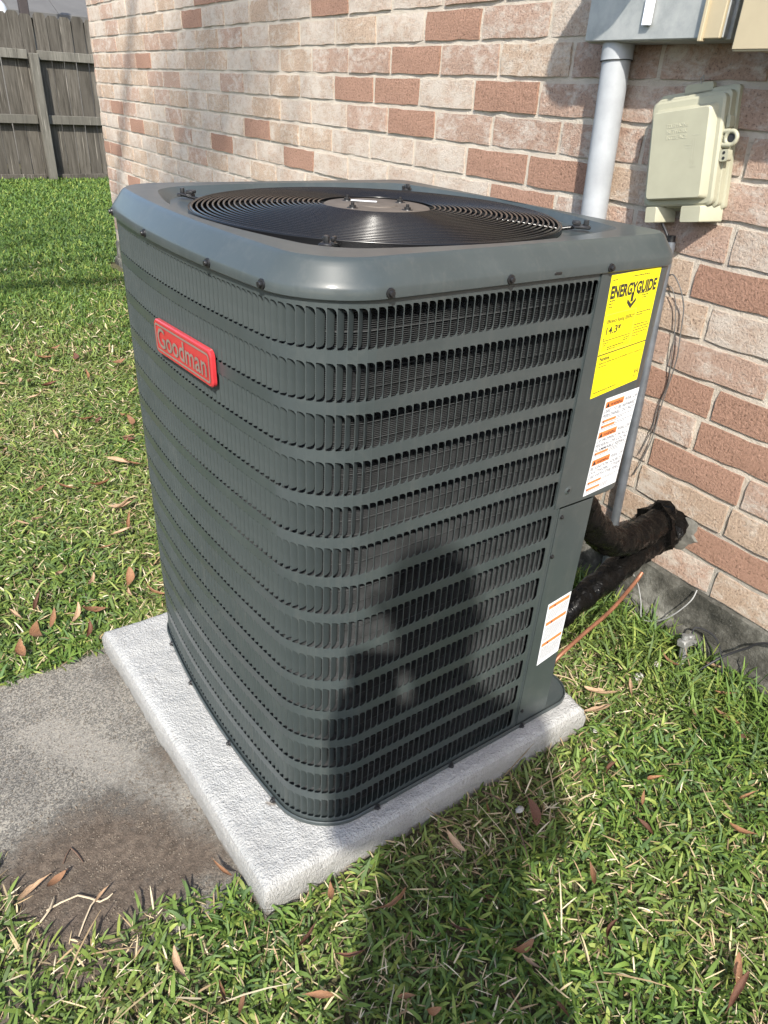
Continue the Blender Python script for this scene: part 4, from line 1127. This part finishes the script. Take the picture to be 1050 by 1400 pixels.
def green_map(x, y):                                   # 0 = dry and thin, 1 = lush
    a = fbm(x+1, y+4, 3.2)*.65+fbm(x, y, 9)*.35
    dry = np.exp(-(((x-.10)/.35)**2+((y-1.35)/.75)**2))*.06+np.exp(-(((x-.25)/.16)**2+((y+.10)/.05)**2))*.30+np.exp(-(((x+.1)/.6)**2+((y-2.4)/.35)**2))*.15
    lush = np.exp(-(((x-.75)/.35)**2+((y+.30)/.25)**2))*.22 + np.clip((y-3.0)/2.0, 0, 1)*.35
    return np.clip(a-dry+lush, 0, 1)
BV, BF, BC = [], [], []; cnt = [0]
def add_blades(x, y, z0, length, width, az, lean, curl, col):
    n = len(x)
    if not n: return
    T = np.array([0, .34, .70, 1.0]); Wd = np.array([.70, 1.0, .86, .22])
    d = np.stack([np.cos(az), np.sin(az)], 1); px, py, pz = x.copy(), y.copy(), z0.copy(); ang = lean.copy()
    tw = rng.uniform(-.9, .9, n); verts = np.zeros((n, 8, 3))
    for k in range(4):
        if k:
            L = length*(T[k]-T[k-1]); px = px+L*np.sin(ang)*d[:, 0]; py = py+L*np.sin(ang)*d[:, 1]; pz = pz+L*np.cos(ang)
            ang = ang+curl*(T[k]-T[k-1])*1.4
        wx, wy, wz = -d[:, 1]*np.cos(tw), d[:, 0]*np.cos(tw), np.sin(tw)
        hw = width*Wd[k]/2
        zf = np.maximum(pz, .003)
        verts[:, 2*k, 0], verts[:, 2*k, 1], verts[:, 2*k, 2] = px-wx*hw, py-wy*hw, np.maximum(zf-wz*hw, .002)
        verts[:, 2*k+1, 0], verts[:, 2*k+1, 1], verts[:, 2*k+1, 2] = px+wx*hw, py+wy*hw, np.maximum(zf+wz*hw, .002)
    base = cnt[0]+np.arange(n)[:, None]*8
    q = np.array([[0, 1, 3, 2], [2, 3, 5, 4], [4, 5, 7, 6]])
    BV.append(verts.reshape(-1, 3)); BF.append((base[:, :, None]+q.reshape(1, 1, 12)).reshape(-1, 4)); BC.append(np.repeat(col, 8, 0)); cnt[0] += n*8
G1, G2, G3, G4 = np.array([.076, .142, .028]), np.array([.140, .215, .042]), np.array([.25, .305, .07]), np.array([.082, .140, .048])
D1, D2, D3 = np.array([.42, .34, .205]), np.array([.30, .215, .12]), np.array([.55, .48, .33])
def scatter(area, per_m2, lmin, lmax, wmin, wmax, kind, lean0=(.15, 1.25), thin=True):
    x0, x1, y0, y1 = area; n = int((x1-x0)*(y1-y0)*per_m2)
    x = rng.uniform(x0, x1, n); y = rng.uniform(y0, y1, n)
    d = np.stack([x-CAM.x, y-CAM.y, np.full(n, -CAM.z)], 1); zc = d@np.array(fw); u = d@np.array(rt)/np.maximum(zc, .01)*FPX; v = d@np.array(up)/np.maximum(zc, .01)*FPX
    m = (zc > .2) & (u < 525+190) & (u > -525-430) & (np.abs(v) < 700+170)          # in view, with a wide margin for a step aside
    m &= lawn_ok(x, y); g = green_map(x, y)
    if kind == 'green': m &= rng.random(n) < .25+1.15*g
    else: m &= rng.random(n) < np.clip(1.05-1.25*g, .06, 1)
    x, y, g = x[m], y[m], g[m]; n = len(x); r = lambda a, b: rng.uniform(a, b, n)
    if kind == 'green':
        t = r(0, 1)[:, None]; s = r(0, 1)[:, None]; col = G1*(1-t)+G2*t; col = np.where(s > .86, G3*(.8+.3*t), np.where(s < .22, G4, col))
        col = col*(1-.0*g[:, None]); yel = np.clip(.62-g, 0, .55)[:, None]*(1+.35*(y > .7))[:, None]; col = col*(1-yel)+np.array([.225, .245, .080])*yel
        col *= r(.8, 1.2)[:, None]
        add_blades(x, y, r(0, .014), r(lmin, lmax), r(wmin, wmax), r(0, 2*PI), r(*lean0), r(.1, 1.5), col)
    else:
        t = r(0, 1)[:, None]; col = np.where(t < .45, D1, np.where(t < .8, D2, D3))*r(.75, 1.15)[:, None]
        add_blades(x, y, r(.001, .020), r(lmin, lmax), r(wmin, wmax), r(0, 2*PI), r(.9, 1.6), r(-.3, .6), col)
NEAR = (-.80, 1.06, -.85, .80)
scatter(NEAR, 12000, .017, .046, .0024, .0068, 'green', (.4, 1.45))
scatter(NEAR, 22000, .010, .030, .0018, .0048, 'green', (.6, 1.6))
scatter((.80, 1.06, -.55, .35), 16000, .035, .090, .0024, .0060, 'green', (.1, 1.1))
nb = cnt[0]
MID = (-1.5, .9, .68, 2.6)
scatter((-.9, 1.06, -.85, .80), 350, .06, .13, .0016, .0026, 'dead')
scatter(MID, 14000, .020, .046, .0034, .0068, 'green', (.5, 1.45))
scatter(MID, 13000, .013, .034, .0035, .006, 'green', (.7, 1.6))
scatter((-1.9, 1.0, 2.6, 4.6), 11000, .022, .050, .004, .008, 'green', (.1, 1.0))
scatter((-2.6, 2.6, 4.6, 7.0), 6500, .028, .058, .006, .011, 'green', (.1, .9))
scatter((-2.8, 3.6, 7.0, 9.4), 4500, .032, .070, .009, .015, 'green', (.1, .9))
def flush(name, mat, **k):
    Vv = np.concatenate(BV); Ff = np.concatenate(BF); Cc = np.concatenate(BC); me = bpy.data.meshes.new(name)
    me.vertices.add(len(Vv)); me.vertices.foreach_set('co', Vv.ravel().astype(np.float32))
    me.loops.add(Ff.size); me.loops.foreach_set('vertex_index', Ff.ravel().astype(np.int32))
    me.polygons.add(len(Ff)); me.polygons.foreach_set('loop_start', np.arange(0, Ff.size, 4, dtype=np.int32)); me.polygons.foreach_set('loop_total', np.full(len(Ff), 4, np.int32))
    me.update(calc_edges=True); me.validate()
    a = me.color_attributes.new('tint', 'FLOAT_COLOR', 'POINT'); a.data.foreach_set('color', np.concatenate([Cc, np.ones((len(Cc), 1))], 1).ravel().astype(np.float32))
    me.shade_smooth(); me.materials.append(mat); BV.clear(); BF.clear(); BC.clear(); n = cnt[0]; cnt[0] = 0
    print(name, n//8); return props(link(name, me), **k)
flush('lawn_grass', M_GRASS, kind='stuff')
scatter(NEAR, 13000, .012, .038, .0010, .0030, 'dead')
scatter(MID, 9500, .014, .038, .0012, .0036, 'dead')
scatter((-.9, 1.0, 2.6, 4.6), 2600, .03, .06, .004, .008, 'dead')
scatter((-.6, 2.6, 4.6, 7.0), 500, .03, .06, .006, .010, 'dead')
flush('dead_grass', M_STRAW, kind='stuff')

# ------------------------------------------------------------------ fallen leaves, twigs and pebbles
def leaf_mesh(seed, mat):
    r = random.Random(seed); bm = bmesh.new(); L = 1.0; Wd = r.uniform(.24, .44); cu = r.uniform(.1, .95); fold = r.uniform(.1, 1.05); bend = r.uniform(-.45, .45); twi = r.uniform(-.6, .6)
    rows_ = []
    for i in range(9):
        t = i/8; w_ = Wd*.5*max(.03, math.sin(PI*min(1, t*.93+.035))**.8)*(1-.25*t)*r.uniform(.86, 1.08); x = (t-.5)*L; zc_ = cu*.5*(2*t-1)**2*.5; yb = bend*(t-.5)**2
        row = []
        for s_ in (-1, -.5, 0, .5, 1):
            row.append(bm.verts.new((x+r.uniform(-.006, .006), yb+s_*w_*math.cos(fold*abs(s_)), zc_+abs(s_)**1.5*w_*math.sin(fold)*1.2+s_*w_*twi*(2*t-1)+(0.016 if s_ == 0 else 0)+r.uniform(-.018, .018))))
        rows_.append(row)
    for a, b in zip(rows_, rows_[1:]):
        for k in range(4): bm.faces.new((a[k], a[k+1], b[k+1], b[k]))
    tube(bm, [(.5, bend*.25, cu*.25), (.57, bend*.3, cu*.3), (.63, bend*.35, cu*.25)], .010, 5)
    me = mesh_of(bm, 'fallen_leaf', mat, 70); return me
LV = [[leaf_mesh(10*k+i, m) for i in range(4)] for k, m in enumerate(M_LEAVES)]
lr = random.Random(21)
def leaf(x, y, size, kind, label, group=None, az=None, z=None, tilt=.45):
    me = LV[kind][lr.randrange(4)]; o = link('fallen_leaf', me)
    o.location = (x, y, (.031 if z is None else z)+lr.uniform(0, .008)); size *= lr.uniform(.78, 1.05); o.scale = (size, size*lr.uniform(.8, 1.15), size)
    o.rotation_euler = (lr.uniform(-tilt, tilt), lr.uniform(-tilt, tilt), az if az is not None else lr.uniform(0, 6.28))
    return props(o, label, 'leaf', group or 'fallen leaves on the lawn')
N_, T_, D_ = 0, 1, 2
for a in [(.065, -.139, .058, N_, 'curled brown leaf in the grass in front of the pad corner'), (-.072, -.110, .050, D_, 'dark red narrow leaf standing in grass left of the pad corner'),
          (-.034, -.169, .042, D_, 'small flat reddish leaf below the pad corner'), (-.093, -.186, .050, N_, 'brown leaf near the bottom edge, left of centre'),
          (-.207, -.115, .046, N_, 'brown leaf near the bottom left below the soil patch'), (.178, -.318, .040, T_, 'smooth tan leaf lying flat at the bottom centre'),
          (.596, -.205, .048, N_, 'orange brown leaf on green grass right of the pad'), (.638, -.358, .056, N_, 'long rust brown leaf near the right edge of the lawn'),
          (.863, -.194, .052, N_, 'folded orange leaf between the ground rod and the right edge'), (.813, -.150, .042, T_, 'upright pale tan leaf in the grass below the ground rod'),
          (.757, -.030, .052, T_, 'oval tan leaf lying near the right corner of the pad'), (.693, -.010, .074, T_, 'large tan leaf touching the right corner of the pad'),
          (.655, -.040, .066, T_, 'long pinkish tan leaf hanging over the right pad corner'), (.899, -.025, .048, N_, 'orange leaf standing against the ground rod'),
          (.980, -.085, .055, T_, 'tan leaf in the grass right of the ground rod'), (.914, -.153, .040, N_, 'crumpled brown leaf in the grass under the foundation'),
          (.394, -.504, .060, D_, 'glossy dark brown leaf in the bottom right corner'), (.425, -.490, .056, N_, 'curled rust leaf in the bottom right corner'),
          (.359, -.276, .040, N_, 'short orange leaf among grass right of the bottom centre'), (.507, -.265, .040, D_, 'small dark leaf below the orange brown leaf'),
          (.551, -.224, .030, N_, 'tiny rust leaf left of the orange brown leaf'), (.209, -.107, .045, T_, 'dull tan leaf in the dry patch in front of the pad'),
          (.365, -.140, .055, D_, 'dark leaf half buried in grass near the pad front edge'), (-.242, -.044, .050, T_, 'pinkish tan leaf in grass at the edge of the soil patch'),
          (-.010, -.075, .044, N_, 'brown leaf half hidden in grass under the pad corner')]: leaf(*a)
leaf(-.128, .062, .042, N_, 'brown leaf leaning against the pad on the old concrete', z=.018)
leaf(-.385, .190, .050, T_, 'pinkish leaf lying on the soil at the left edge', z=.014); leaf(-.352, .185, .038, N_, 'small brown leaf on the soil beside the pinkish leaf', z=.014)
leaf(-.30, .125, .030, T_, 'tiny pale leaf on the soil below the dry stems', z=.014, tilt=.15)
for x, y, s_, k in [(-.008, .886, .055, N_), (-.155, .992, .060, T_), (-.289, .746, .060, N_), (-.204, .823, .058, N_), (-.152, .807, .056, T_), (-.120, .813, .050, N_), (-.145, .743, .050, D_), (-.146, 1.286, .070, T_), (.087, 1.245, .085, T_),
                    (-.25, .79, .055, N_), (-.09, .92, .06, T_), (.02, .80, .06, N_), (-.03, .83, .05, T_), (.03, 1.1, .07, T_), (.07, 1.15, .06, N_), (-.02, 1.05, .05, N_), (-.22, .90, .06, D_), (-.27, .88, .05, T_)]:
    leaf(x, y, s_, k, ('brown', 'tan', 'dark red')[k]+' oak leaf in grass '+('beside the far left pad corner' if x > -.17 and y < .83 else 'close to the left edge of the machine' if x > -.05 else 'along the far edge of the old concrete' if y < .83 else 'a little way up the left lawn'), 'dry leaves in the lawn left of the pad')
for i in range(46):
    y = lr.uniform(1.2, 2.9); x = lr.uniform(-.25, .42)*(.7+y*.25)-.05; k = lr.choice([N_, T_, T_, N_, D_]); leaf(x, y, lr.uniform(.045, .085), k, ('brown', 'tan', 'dark red')[k]+' leaf on the '+('nearer' if y < 1.7 else 'middle' if y < 2.3 else 'farther')+' thin grass, '+('by the left picture edge' if x < .02 else 'midway to the machine' if x < .22 else 'close to the machine'), 'dry leaves on the left lawn')
for i in range(26):
    x, y = lr.uniform(-.3, .95), lr.uniform(-.55, -.06)
    if not lawn_ok(np.array([x]), np.array([y]))[0]: continue
    k = lr.choice([N_, D_, D_, N_]); leaf(x, y, lr.uniform(.022, .042), k, ('small brown', '', 'small dark')[k]+' leaf sunk between grass blades '+('below the soil patch' if x < -.1 else 'in front of the pad' if y > -.2 and x < .5 else 'along the bottom edge' if x < .45 else 'on the right lawn'), 'small sunken leaves in the foreground', z=.022)
for pts, lb in [([(-.375, .150, .012), (-.33, .145, .018), (-.305, .118, .016), (-.285, .118, .020)], 'pale dry forked grass stem lying on the soil'),
                ([(-.345, .085, .012), (-.318, .118, .018), (-.30, .128, .016)], 'short pale dry stem crossing the forked stem'),
                ([(-.39, .135, .012), (-.372, .142, .020), (-.36, .165, .014)], 'short bent dry stem at the left edge of the soil'),
                ([(-.335, .215, .012), (-.318, .235, .014), (-.308, .20, .012)], 'curved dark twig lying on the soil patch'),
                ([(.318, -.055, .03), (.33, -.10, .038), (.318, -.150, .03), (.30, -.19, .02)], 'dark thin twig lying on grass in front of the pad')]:
    bm = bmesh.new(); tube(bm, smooth_path(pts, 2), [.0013]*(2*len(pts)-2)+[.0007], 5); obj('twig', bm, M_TWIG if 'dark' not in lb else simple('dark_twig', (.10, .06, .04), .8), None, 60, label=lb, cat='twig')
for (x, y, s_), lb in zip([(.889, -.004, .014), (.824, -.008, .013), (.357, -.113, .008), (.62, -.062, .007)], ['white stone in the grass left of the ground rod', 'flat white stone in grass between pad and ground rod', 'small white stone in grass near the pad front edge', 'tiny white stone beside the right pad corner']):
    bm = bmesh.new(); bmesh.ops.create_icosphere(bm, subdivisions=2, radius=1)
    for v in bm.verts: v.co = Vector((v.co.x*s_*1.2, v.co.y*s_*.8, v.co.z*s_*.5))*(1+.12*math.sin(v.co.x*5+v.co.y*7)); 
    o = obj('pebble', bm, M_STONE, None, 60, label=lb, cat='stone'); o.location = (x, y, .016)

# ------------------------------------------------------------------ live oak beside the camera (outside the picture): its thin branches dapple the far wall and the near lawn
oak = empty('oak_tree', (-5.4, -1.2, 0), label='live oak standing on the lawn behind the camera, dappling the wall', cat='tree')
bm = bmesh.new(); tr = random.Random(4)
tube(bm, smooth_path([(0, 0, -.2), (.05, .0, 1.6), (.02, .10, 3.4), (.2, .15, 6.0)], 4), [.24]*5+[.20]*4+[.16]*4, 12)
CL = [((3.45, .15, 5.75), .55, 150), ((2.95, -.45, 6.25), .5, 120), ((4.1, .75, 6.5), .45, 90), ((1.2, .9, 7.0), .8, 150), ((.3, -.5, 7.3), .8, 150)]
for c_, r_, n_ in CL:
    e = Vector(c_); tube(bm, smooth_path([(.2, .15, 5.9), Vector((.2, .15, 5.9)).lerp(e, .5)+Vector((0, 0, .3)), e], 5), [.08]*4+[.045]*4+[.02]*3, 7)
for v in bm.verts: pass
obj('trunk', bm, simple('oak_bark', (.09, .075, .06), .95, var=.3, scale=40), oak, 50)
V, F = [], []
for c_, r_, n_ in CL:
    for _ in range(n_*2):
        d = Vector((tr.gauss(0, 1), tr.gauss(0, 1), tr.gauss(0, .7)))*r_*.6; p = Vector(c_)+d
        for k in range(3):
            q = p+Vector((tr.gauss(0, .05), tr.gauss(0, .05), tr.gauss(0, .04))); a = Vector((tr.gauss(0, 1), tr.gauss(0, 1), tr.gauss(0, .5))).normalized(); b_ = a.orthogonal().normalized(); L = tr.uniform(.05, .085)
            b = len(V); V += [q-a*L*.5, q+b_*L*.2, q+a*L*.5, q-b_*L*.2]; F.append((b, b+1, b+2, b+3))
cr = raw('crown', V, F, simple('oak_leaf', (.05, .085, .025), .5, var=.3), oak); 

# ------------------------------------------------------------------ the photographer: stands behind the camera with the sun at the back, so that only the shadow reaches the picture
MANR = Matrix.Translation((-.54, -1.054, 0)) @ Matrix.Rotation(-.637, 4, 'Z')
man = empty('person', (-.54, -1.054, 0), label='person standing behind the phone camera, seen only as a soft shadow', cat='person'); man.rotation_euler = (0, 0, -.637)
def skin(name, J, E, mat, sub=2, root=0):
    """J: joints (x, y, z, radius x, radius y); E: edges"""
    me = bpy.data.meshes.new(name); me.from_pydata([j[:3] for j in J], E, []); me.update(); me.materials.append(mat)
    o = link(name, me, man); o.modifiers.new('skin', 'SKIN'); m_ = o.modifiers.new('sub', 'SUBSURF'); m_.levels = m_.render_levels = sub
    if not me.skin_vertices: 
        bpy.context.view_layer.objects.active = o; bpy.ops.object.skin_root_mark() if False else None
    sv = me.skin_vertices[0].data if me.skin_vertices else None
    if sv:
        for i, j in enumerate(J): sv[i].radius = (j[3], j[4] if len(j) > 4 else j[3]); sv[i].use_root = i == root
    return o
SKIN_M = simple('skin', (.36, .22, .16), .5); SHIRT = simple('dark_shirt', (.05, .055, .07), .85); TROUS = simple('dark_trousers', (.06, .055, .05), .85); HAIR = simple('dark_hair', (.03, .022, .016), .6); SHOE = simple('dark_shoe', (.04, .04, .04), .6)
HX = -.065
J = [(0, 0, .95, .135, .10), (0, .01, 1.08, .120, .088), (0, .005, 1.25, .140, .10), (0, 0, 1.38, .10, .075), (-.02, .01, 1.455, .056, .056), (-.04, .03, 1.50, .054, .054), (HX, .045, 1.575, .070, .082), (HX, .045, 1.645, .070, .085), (HX, .035, 1.70, .040, .05)]
E = [(i, i+1) for i in range(8)]
for sx, wx, wy, wz in ((1, -.075, .34, .085), (-1, -.165, .33, 0)):
    b = len(J); J += [(sx*.150, -.005, 1.375, .050), (sx*.160, .05, 1.12, .042), ((sx*.16+wx)/2, .21, 1.075, .034), (wx+sx*.02, wy, 1.075+wz, .026), (wx+sx*.012, wy+.040, 1.085+wz, .032, .018)]
    E += [(3, b), (b, b+1), (b+1, b+2), (b+2, b+3), (b+3, b+4)]
    for k in range(4):                                              # fingers curled round the back of the phone
        f0 = len(J); z = 1.062+wz+.017*k; J += [(wx+sx*.006, wy+.062, z, .0085), (wx-sx*.012, wy+.070, z+.002, .008), (wx-sx*.030, wy+.068-.002*k, z+.004, .007)]
        E += [(b+4, f0), (f0, f0+1), (f0+1, f0+2)]
    f0 = len(J); J += [(wx-sx*.004, wy+.045, 1.100+wz, .010), (wx-sx*.014, wy+.052, 1.125+wz, .0085)]; E += [(b+4, f0), (f0, f0+1)]
for sx in (1, -1):
    b = len(J); J += [(sx*.092, 0, .87, .088), (sx*.105, .02, .49, .058), (sx*.115, -.015, .10, .038), (sx*.125, .10, .045, .038, .028)]
    E += [(0, b), (b, b+1), (b+1, b+2), (b+2, b+3)]
body = skin('body', J, E, SKIN_M)
T = [(0, 0, .93, .140, .112), (0, .01, 1.08, .132, .105), (0, .005, 1.25, .142, .112), (0, 0, 1.37, .110, .09), (0, .005, 1.415, .075, .07)]; TE = [(i, i+1) for i in range(4)]
for sx, wx in ((1, -.085), (-1, -.205)):
    b = len(T); T += [(sx*.150, -.005, 1.375, .062), (sx*.160, .05, 1.13, .053), (sx*.15, .10, 1.108, .048)]; TE += [(3, b), (b, b+1), (b+1, b+2)]
skin('shirt', T, TE, SHIRT)
T = [(0, 0, .99, .142, .108), (0, 0, .93, .145, .112)]; TE = [(0, 1)]
for sx in (1, -1):
    b = len(T); T += [(sx*.092, 0, .84, .100), (sx*.105, .02, .49, .074), (sx*.115, -.015, .12, .058)]; TE += [(1, b), (b, b+1), (b+1, b+2)]
skin('trousers', T, TE, TROUS)
for sx in (1, -1): skin('shoe', [(sx*.115, -.04, .045, .044, .040), (sx*.12, .06, .042, .046, .036), (sx*.13, .17, .034, .040, .028)], [(0, 1), (1, 2)], SHOE)
skin('hair', [(HX, .025, 1.60, .078, .085), (HX, .022, 1.66, .082, .092), (HX, .02, 1.705, .055, .065)], [(0, 1), (1, 2)], HAIR)
bm = bmesh.new(); bmesh.ops.create_uvsphere(bm, u_segments=10, v_segments=6, radius=.011)
for sx in (1, -1):
    o = obj('eye', bm.copy(), simple('eye_white', (.6, .6, .58), .3), man, 60); o.location = (HX+sx*.030, .120, 1.615)
bm.free()
skin('nose', [(HX, .118, 1.612, .010), (HX, .137, 1.583, .013)], [(0, 1)], SKIN_M, 1)
skin('mouth', [(HX-.020, .118, 1.548, .006), (HX, .124, 1.547, .008), (HX+.020, .118, 1.548, .006)], [(0, 1), (1, 2)], simple('lips', (.30, .12, .10), .5), 1)
for sx in (1, -1): skin('ear', [(HX+sx*.074, .035, 1.625, .012, .02), (HX+sx*.076, .035, 1.590, .010, .016)], [(0, 1)], SKIN_M, 1)
ph = empty('phone', CAM-fw*.022, label='dark phone held up by the person behind the picture', cat='phone'); ph.rotation_euler = cam.matrix_world.to_euler()
bm = bmesh.new(); box(bm, (-.060, -.112, -.004), (.014, .036, .004), .0038, 2); obj('phone_body', bm, simple('phone_metal', (.03, .03, .035), .3), ph, 40)
bm = bmesh.new(); box(bm, (-.057, -.108, .0042), (.011, .032, .0046)); obj('screen', bm, simple('phone_screen', (.01, .01, .012), .1), ph)
bm = bmesh.new(); lathe(bm, [(.006, -.0042), (.006, -.006), (.0045, -.006), (.0001, -.0055)], 14); obj('lens', bm, M_DARK, ph, 40)
